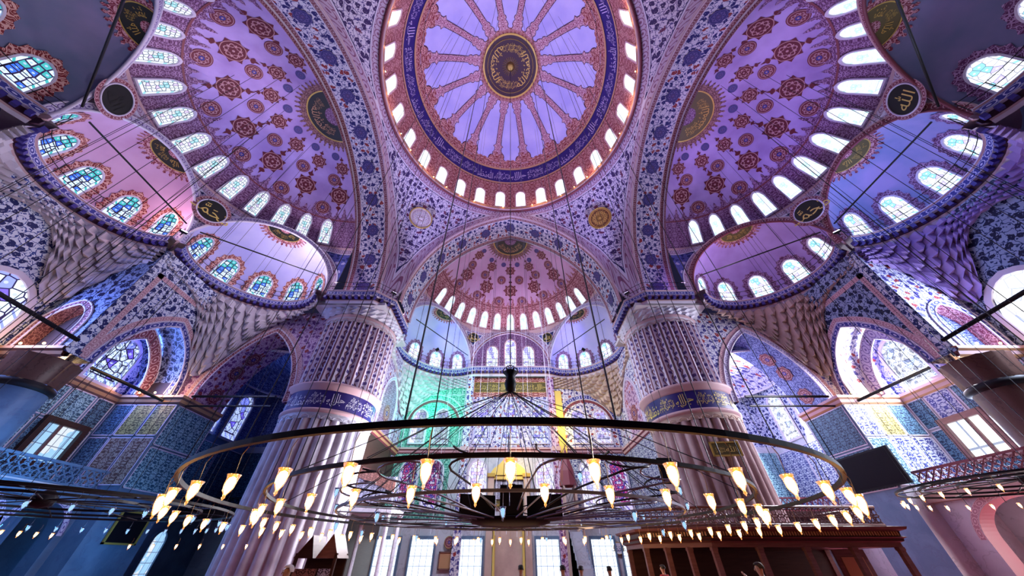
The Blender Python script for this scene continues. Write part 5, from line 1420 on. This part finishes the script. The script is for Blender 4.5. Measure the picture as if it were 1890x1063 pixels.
# roundels with names between the exedrae
for s, X, nm in ((-1, FL, 'left'), (1, FR, 'right')):
    S, rho, ex = HD[nm]
    for ph, wh, body, ink in ((25.6, 'far', MUH, 'gold_bright'), (-25.6, 'near', '\ufdf5' if False else ALLAH, 'gold_bright' if s > 0 else 'script_green')):
        zz = 23.0; r = 10.05; c = X.pol(r - .62, R(ph), zz); n = X.w(0, 0, 22.) - c; n = Vector((n.x, n.y, -1.2))
        roundel(c, n, .95, body, 'black roundel %s between two exedrae of the %s half dome, the %s one' % ('with gold script' if ink != 'script_green' else 'almost blank', nm, wh), 'script_green', ink, rim='lip_white', extra='border_maroon')
for s, nm in ((-1, 'left'), (1, 'right')):
    c = FQ.pol(9.55, s * R(29.6), 23.3); n = Vector((-c.x, 22. - c.y, -1.2)); roundel(c, n, .62, MUH if s < 0 else ALLAH, 'small dark roundel with gold script over the %s shoulder of the far lunette' % nm, 'script_green', 'gold_bright', rim='gold')

def mihrab():
    root = empty('prayer_niche', (-.15, 35.7, 0)); tag(root, 'tall marble prayer niche with a golden pediment in the far wall', 'prayer niche')
    b = MB()
    for x in (-1.75, 1.75): b.box((x, 0, 4.0), (.6, .5, 8.0), 'stone_warm'); b.box((x, -.1, 8.1), (.8, .6, .3), 'gold')
    b.box((0, .05, 7.9), (4.1, .45, .3), 'gold_bright'); b.build('surround', root)
    b = MB(); P = [(-1.95, 8.1), (1.95, 8.1), (1.5, 8.7), (.9, 9.1), (.3, 9.75), (0, 10.1), (-.3, 9.75), (-.9, 9.1), (-1.5, 8.7)]
    b.poly([(x, -.3, z) for x, z in P], 'gold_bright'); 
    for (x0, z0), (x1, z1) in zip(P, P[1:] + P[:1]): b.face([(x0, -.3, z0), (x1, -.3, z1), (x1, .2, z1), (x0, .2, z0)], 'gold')
    b.build('pediment', root)
    b = MB(); b.box((0, .1, 6.9), (2.8, .1, 1.5), 'fret_inlay'); b.build('carved_panel', root)
    b = MB(); b.box((0, .05, 5.75), (2.8, .12, .5), 'script_olive'); b.build('script_panel', root)
    t = MB(); add_text(t, BASM, lambda a, q: Vector((a, -.03, 5.75 + q)), 'gold_bright', 2.3, .36); t.build('script', root)
    b = MB(); b.lathe([(1.3, 0), (1.3, 3.4), (1.15, 4.2), (.7, 5.0), (.05, 5.5)], (0, 0, 0), 'stone_warm', 20, a0=0, a1=pi); nb = b.build('niche', root); nb.scale = (1, .22, 1); nb.location = (0, -.12, 0)
    for x in (-1.3, 1.3):
        b = MB(); b.lathe([(.16, 0), (.16, .2), (.11, .3), (.11, 4.4), (.18, 4.6), (.18, 4.8)], (x, -.35, 0), 'gold_bright', 12); b.build('colonnette', root)
mihrab()
def minbar():
    root = empty('pulpit', (5.3, 33.2, 0)); tag(root, 'tall narrow marble pulpit with a pointed dark canopy right of the prayer niche', 'pulpit')
    for x in (-.5, .5):
        for y in (-.5, .5): b = MB(); b.box((x, y, 3.4), (.16, .16, 6.8), 'stone_warm'); b.build('canopy_post', root)
    b = MB(); b.lathe([(.85, 6.8), (.8, 7.2), (.72, 7.2), (.65, 8.0), (.05, 9.9), (.02, 10.3)], (0, 0, 0), 'lip_maroon', 8, smooth=False); b.build('canopy', root)
    b = MB(); b.face([(-.5, -.6, 0), (-.5, -4.6, 0), (-.5, -4.6, .8), (-.5, -.6, 4.2)], 'fret_inlay', [(0, 0), (4, 0), (4, .8), (0, 4.2)]); b.face([(.5, -.6, 0), (.5, -4.6, 0), (.5, -4.6, .8), (.5, -.6, 4.2)], 'fret_inlay', [(0, 0), (4, 0), (4, .8), (0, 4.2)]); b.build('side_screen', root)
    for k in range(8): b = MB(); b.box((0, -4.4 + k * .5, .2 + k * .22), (1., .5, .4 + k * .44), 'marble'); b.build('step', root)
minbar()
def kiosk():
    root = empty('preaching_chair', (-7.45, 16.3, 0)); tag(root, 'dark wooden preaching chair with a gabled red canopy beside the left pier', 'preaching chair')
    for x in (-.75, .75):
        for y in (-.5, .5): b = MB(); b.box((x, y, .95), (.1, .1, 1.9), 'wood_dark'); b.build('post', root)
    for y in (-.5, .5):
        b = MB(); b.face([(-.85, y, 1.75), (-.35, y, 2.45), (-.1, y, 1.75)], 'wood_dark'); b.face([(.0, y, 1.75), (.45, y, 2.5), (.85, y, 1.75)], 'wood_red'); b.build('gable', root)
    b = MB()
    for x0, x1, x2, h in ((-.85, -.35, -.1, 2.45), (0., .45, .85, 2.5)):
        b.face([(x0, -.55, 1.75), (x1, -.55, h), (x1, .55, h), (x0, .55, 1.75)], 'lip_maroon'); b.face([(x2, -.55, 1.75), (x1, -.55, h), (x1, .55, h), (x2, .55, 1.75)], 'wood_red')
    b.build('canopy', root)
    b = MB(); b.box((-.35, -.52, 1.1), (1.0, .05, .7), 'fret_wood'); b.box((.5, -.52, 1.1), (.5, .05, .7), 'fret_inlay'); b.box((0, .5, 1.2), (1.6, .05, 1.1), 'wood_dark'); b.box((0, 0, .75), (1.6, 1.0, .06), 'wood_dark'); b.build('parapet', root)
kiosk()
root = empty('marble_tribune', (-9.9, 28.2, 0)); tag(root, 'pale pierced marble parapet of the royal tribune beyond the left pier', 'tribune')
b = MB(); b.box((0, 0, 4.4), (3.2, 3.2, .3), 'marble'); b.box((0, -1.5, 5.6), (3.0, .08, 1.6), 'fret_inlay'); b.build('parapet', root)
b = MB(); b.face([(-1.5, -1.62, 6.4), (1.5, -1.62, 5.4), (1.5, -1.62, 6.1), (-1.5, -1.62, 7.2)], 'fret_wood', [(0, 0), (3, 0), (3, .7), (0, .8)]); b.build('stair_screen', root)
for x in (-1.4, 1.4):
    for y in (-1.4, 1.4): b = MB(); b.lathe([(.2, 0), (.14, .2), (.14, 4.0), (.22, 4.25)], (x, y, 0), 'marble', 10); b.build('colonnette', root)
# curtains in the left aisle
for i, (y, w) in enumerate(((16.6, 1.9), (19.9, 1.9))):
    b = MB(); n = 24
    b.grid(lambda u, v: Vector((-26.4 + .10 * math.sin(u * 34), y - w / 2 + w * u, 3.6 * v)), n, 2, 'curtain_blue'); tag(b.build('curtain'), 'blue grey curtain in the dark left arcade, %s one' % ('nearer' if i == 0 else 'farther'), 'curtain')

# ================================================================== PEOPLE
def skin_mesh(name, pts, edges, m, parent, sub=2):
    me = bpy.data.meshes.new(name); me.from_pydata([p[0] for p in pts], edges, []); me.materials.append(MAT[m])
    o = bpy.data.objects.new(name, me); COL.objects.link(o); o.parent = parent
    md = o.modifiers.new('s', 'SKIN'); md.use_smooth_shade = True
    if not me.skin_vertices: me.skin_vertices
    for v, p in zip(me.skin_vertices[0].data, pts): v.radius = p[1] if isinstance(p[1], tuple) else (p[1], p[1])
    me.skin_vertices[0].data[0].use_root = True
    o.modifiers.new('d', 'SUBSURF').levels = sub; o.modifiers[-1].render_levels = sub
    return o
def person(loc, rz, h, label, shirt, hair='hair_black', cap=None, raise_arm=False, trousers='cloth_dark'):
    k = h / 1.75; root = empty('person', Vector(loc)); root.rotation_euler = (0, 0, rz); root.scale = (k, k, k); tag(root, label, 'person')
    # facing +y ; pelvis first
    ar = (-.24, .22, 1.30) if raise_arm else (-.27, .03, 1.12); hr = (-.10, .36, 1.45) if raise_arm else (-.27, .10, .88)
    pts = [((0, 0, .95), .13), ((0, 0, 1.12), (.15, .10)), ((0, -.01, 1.32), (.17, .11)), ((0, 0, 1.44), (.09, .08)), ((0, .01, 1.50), .055), ((0, .02, 1.56), (.07, .085)), ((0, .02, 1.65), (.078, .098)), ((0, .01, 1.71), (.06, .075)),
           ((-.19, 0, 1.40), .06), (ar, .045), (hr, .035), ((.19, 0, 1.40), .06), ((.27, .03, 1.12), .045), ((.27, .10, .88), .035),
           ((-.10, 0, .85), .10), ((-.11, .02, .48), .065), ((-.11, 0, .09), .045), ((-.11, .13, .04), .038), ((.10, 0, .85), .10), ((.11, .02, .48), .065), ((.11, 0, .09), .045), ((.11, .13, .04), .038)]
    hd = Vector(hr); d = (hd - Vector(ar)).normalized()
    E = [(0, 1), (1, 2), (2, 3), (3, 4), (4, 5), (5, 6), (6, 7), (2, 8), (8, 9), (9, 10), (2, 11), (11, 12), (12, 13), (0, 14), (14, 15), (15, 16), (16, 17), (0, 18), (18, 19), (19, 20), (20, 21)]
    b0 = len(pts)
    for hand, base, dd in ((10, hd, d), (13, Vector((.27, .10, .88)), Vector((0, .25, -.97)))):
        palm = base + dd * .07; pts.append((tuple(palm), (.036, .02))); ip = len(pts) - 1; E.append((hand, ip)); sd = dd.cross(Vector((0, 1, .2))).normalized()
        for q, ln in ((-.028, .06), (-.01, .075), (.01, .07), (.028, .055)):
            pts.append((tuple(palm + sd * q + dd * .04), .009)); pts.append((tuple(palm + sd * q + dd * (.04 + ln) + Vector((0, .012, 0))), .008)); E += [(ip, len(pts) - 2), (len(pts) - 2, len(pts) - 1)]
        pts.append((tuple(base + sd * .045 + dd * .05), .010)); E.append((hand, len(pts) - 1))
    skin_mesh('body', pts, E, 'skin', root)
    sp = [((0, 0, .93), (.155, .115)), ((0, 0, 1.12), (.17, .12)), ((0, -.01, 1.32), (.19, .13)), ((0, 0, 1.43), (.10, .09)), ((-.19, 0, 1.40), .078), (tuple(Vector((-.19, 0, 1.4)).lerp(Vector(ar), .9)), .06), ((.19, 0, 1.40), .078), ((.265, .03, 1.15), .06)]
    skin_mesh('shirt', sp, [(0, 1), (1, 2), (2, 3), (2, 4), (4, 5), (2, 6), (6, 7)], shirt, root)
    tp = [((0, 0, .95), .145), ((-.10, 0, .85), .115), ((-.11, .02, .48), .08), ((-.11, 0, .12), .065), ((.10, 0, .85), .115), ((.11, .02, .48), .08), ((.11, 0, .12), .065)]
    skin_mesh('trousers', tp, [(0, 1), (1, 2), (2, 3), (0, 4), (4, 5), (5, 6)], trousers, root)
    b = MB()                                  # hair or cap: shell over the back and top of the skull
    hm = cap or hair
    b.grid(lambda u, v: Vector((.098 * math.sin(v * 1.75) * math.cos(u * 2 * pi), .005 + .118 * math.sin(v * 1.75) * math.sin(u * 2 * pi) - .012, 1.655 + .115 * math.cos(v * (1.75 if math.sin(u * 2 * pi) < .25 else 1.1)))), 20, 8, hm); b.build('cap' if cap else 'hair', root)
    b = MB()
    for s in (-1, 1):
        b.lathe([(.002, -.012), (.011, -.006), (.011, .006), (.002, .012)], (s * .033, .108, 1.64), 'cloth_white', 8)
        b.lathe([(.001, -.005), (.006, 0), (.001, .005)], (s * .033, .118, 1.64), 'hair_black', 6)
        b.box((s * .033, .112, 1.665), (.034, .012, .008), 'hair_black'); b.tube([(s * .088, .01, 1.66), (s * .096, .0, 1.64), (s * .09, .005, 1.605)], .012, 'skin', 6)
    b.tube([(0, .108, 1.64), (0, .130, 1.605), (0, .112, 1.595)], .012, 'skin', 6); b.box((0, .108, 1.568), (.045, .012, .010), 'cloth_red')
    b.build('face', root)
    return root
person((.34, 13.6, 0), .1, 1.56, 'dark haired person in a white shirt walking away in the middle', 'cloth_white')
person((-4.75, 9.0, 0), 2.4, 1.59, 'person wearing a white cap beside the wooden preaching chair', 'cloth_blue', cap='cloth_white')
person((6.3, 10.6, 0), .9, 1.63, 'person raising a phone in front of the wooden lodge', 'cloth_dark', raise_arm=True)
person((1.65, 13.2, 0), .3, 1.56, 'person with bushy dark hair right of the white shirted one', 'cloth_dark')
person((2.35, 14., 0), -.4, 1.54, 'person in red among the crowd left of the bright right windows', 'cloth_red')
person((3.3, 14., 0), .2, 1.53, 'person in dark blue before the bright window on the right', 'cloth_blue')
person((5.6, 15.4, 0), .5, 1.56, 'person in red and black next to the lodge corner', 'cloth_red')

# ================================================================== LIGHT
W_ = bpy.data.worlds.new('world'); SC.world = W_; W_.use_nodes = True
W_.node_tree.nodes['Background'].inputs[0].default_value = (.34, .32, .95, 1); W_.node_tree.nodes['Background'].inputs[1].default_value = .03
def light(kind, loc, e, col, size=.5, target=None, angle=60, blend=.6, size_y=None):
    l = bpy.data.lights.new('light', kind); l.energy = e; l.color = col
    if kind == 'AREA':
        l.size = size
        if size_y: l.shape = 'RECTANGLE'; l.size_y = size_y
    else: l.shadow_soft_size = size
    if kind == 'SPOT': l.spot_size = R(angle); l.spot_blend = blend
    o = bpy.data.objects.new('light', l); COL.objects.link(o); o.location = loc
    if target is not None: o.rotation_euler = (Vector(target) - Vector(loc)).to_track_quat('-Z', 'Y').to_euler()
    return o
def flood(loc, target, e, col, angle, label, size=.25, blend=.8):
    loc = Vector(loc); d = (Vector(target) - loc).normalized(); q = d.to_track_quat('-Z', 'Y').to_matrix()
    root = empty('floodlight', loc); tag(root, label, 'floodlight')
    b = MB(); b.box((0, 0, .0), (.42, .3, .16), 'black_plastic', q); b.build('housing', root)
    b = MB(); b.box(d * .085, (.36, .24, .01), 'flood_face', q); b.build('lens', root)
    b = MB(); b.box((0, 0, -.2), (.06, .06, .3), 'iron'); b.build('bracket', root)
    light('SPOT', loc + d * .15, e, col, size, target, angle, blend)
VIO = (.58, .42, 1.); PNK = (1., .52, .80); ICE = (.62, .74, 1.); BLU = (.16, .30, 1.); WRM = (1., .62, .30); CYA = (.12, .5, 1.); WHT = (.92, .92, 1.)
# great dome, lit from the walkways
flood((-10.6, 21.6, 20.), (2, 10, 46), 9500, (.50, .46, 1.), 75, 'floodlight on the left pier capital aimed at the great dome')
flood((10.6, 21.6, 20.), (-2, 10, 46), 9500, (.50, .46, 1.), 75, 'floodlight on the right pier capital aimed at the great dome')
light('POINT', (0, 10.8, 34.5), 1100, (.70, .52, 1.), 1.5)  # bare point light in mid-air under the dome, not on a walkway
# half domes
flood((-15.2, 22.0, 20.), (-24, 12.5, 26), 10500, (1., .74, .90), 70, 'floodlight at the left pier washing the left half dome')
flood((15.2, 22.0, 20.), (23, 12, 28), 3600, (.85, .52, 1.), 80, 'floodlight at the right pier washing the right half dome')
flood((-24.2, 14.6, 20.), (-17, 9, 30), 1500, (.22, .30, 1.), 90, 'floodlight between the left exedrae')
flood((24.2, 14.6, 20.), (18, 9, 30), 1700, (.5, .30, 1.), 90, 'floodlight between the right exedrae')
flood((0, 35.3, 19.95), (0, 28, 31), 1900, PNK, 120, 'floodlight on the far cornice below the lunette')
flood((8.4, 31.6, 20.), (6, 34, 23), 600, (.3, .3, 1.), 120, 'bright floodlight at the right end of the far cornice')
flood((-8.4, 31.6, 20.), (-6, 34, 23), 600, (.3, .3, 1.), 120, 'floodlight at the left end of the far cornice')
flood((0., 24.0, 20.) if False else (-11.6, 25.4, 20.), (8, 22.5, 33), 3000, (1., .75, .85), 90, 'floodlight on the left capital aimed at the far arch')
light('POINT', (-19.2, 18.3, 21.6), 520, (.92, .82, 1.), .5)  # this and the next point lights: added exedra fills without fixtures
light('POINT', (19.2, 18.3, 21.6), 170, (.9, .6, .95), .5)
light('POINT', (24.6, 11.2, 21.2), 260, (.28, .38, 1.), .5)
light('POINT', (-25.2, 13.6, 20.9), 150, (1., .62, .66), .3)
light('POINT', (-24.6, 9.6, 21.4), 70, (.3, .5, 1.), .3)
flood((11.6, 25.4, 20.), (-8.5, 20.5, 30), 3200, (.82, .80, 1.), 46, 'floodlight on the right capital aimed at the left pendentive')
# apse, lower part
light('AREA', (0, 22.5, 17.5), 2000, (.80, .84, 1.), 8, (0, 36, 9), size_y=3)
light('POINT', (-8.3, 33.2, 14.5), 900, (.05, 1., .62), .4)
light('POINT', (6.1, 34.2, 13.), 330, (1., .85, .12), .3)
light('POINT', (1., 34.0, 9.2), 120, (1., .75, .15), .3)
# daylight through the right hand windows
light('AREA', (27.3, 19.9, 12.4), 2600, WHT, 2.0, (15, 22, 9), size_y=3.)
light('AREA', (27.3, 31., 12.8), 8500, WHT, 4.0, (16, 27, 10), size_y=4.)
light('AREA', (27.6, 12.9, 12.2), 1200, ICE, 3., (14, 14, 12), size_y=3.)
light('AREA', (27.2, 19., 6.9), 350, ICE, 2., (20, 19, 6), size_y=2.)
light('AREA', (27.2, 17.6, 2.), 400, (1., .8, .85), 2.6, (16, 17, 2), size_y=3.)
light('POINT', (21.5, 29.5, 12.), 420, (.85, .9, 1.), 1.)  # added fill standing inside the corner bay, not at a window
# left hand windows, weaker and bluer
light('AREA', (-27.3, 19.9, 12.4), 700, BLU, 2.0, (-15, 20, 10), size_y=3.)
light('AREA', (-27.6, 12.9, 12.2), 500, BLU, 3., (-14, 14, 12), size_y=3.)
light('AREA', (-27.3, 31., 12.8), 260, BLU, 4.0, (-16, 27, 10), size_y=4.)
light('POINT', (-21.5, 17., 3.2), 260, CYA, .6)  # from here added blue and cyan fills for marble and balustrade, not windows
light('POINT', (-21.5, 13., 6.0), 200, (.10, .35, 1.), .6)
light('POINT', (-20.6, 22.8, 2.3), 130, CYA, .3); light('POINT', (-23., 17.5, 5.4), 50, CYA, .3)
# light on the piers
light('AREA', (-6., 26.5, 6.5), 1700, (.95, .92, 1.), 2.5, (-13, 23.4, 6.5), size_y=3.5)
light('AREA', (2., 15., 2.9), 90, WRM, 2.5, (12, 24, 5), size_y=2.5)
light('POINT', (0, 10.8, 2.4), 70, WRM, 2.5)
# warm bulbs on the ledges
for s, e in ((-1, 110), (1, 40)):
    for p in ((27.2, 16.4, 10.9), (24.4, 21.2, 10.9), (26.4, 14.5, 10.95), (27.8, 11.5, 10.9)): light('POINT', (s * p[0], p[1], p[2]), e, WRM, .08)
for i in range(10):
    a = 2 * pi * i / 10; light('POINT', (CX0 + 10.9 * math.cos(a), CY0 + 10.9 * math.sin(a), 34.7), 55 if math.cos(a) > -.2 else 25, WRM, .1)

SC.view_settings.view_transform = 'Standard'; SC.view_settings.look = 'None'; SC.view_settings.gamma = 1.; SC.view_settings.use_curve_mapping = False
SC.view_settings.exposure = .18
cy = SC.cycles; cy.use_denoising = True; cy.max_bounces = 5; cy.diffuse_bounces = 2; cy.glossy_bounces = 2; cy.transmission_bounces = 2; cy.transparent_max_bounces = 12
cy.sample_clamp_indirect = 4.; cy.sample_clamp_direct = 0.; cy.caustics_reflective = False; cy.caustics_refractive = False; cy.use_adaptive_sampling = True; cy.adaptive_threshold = .02
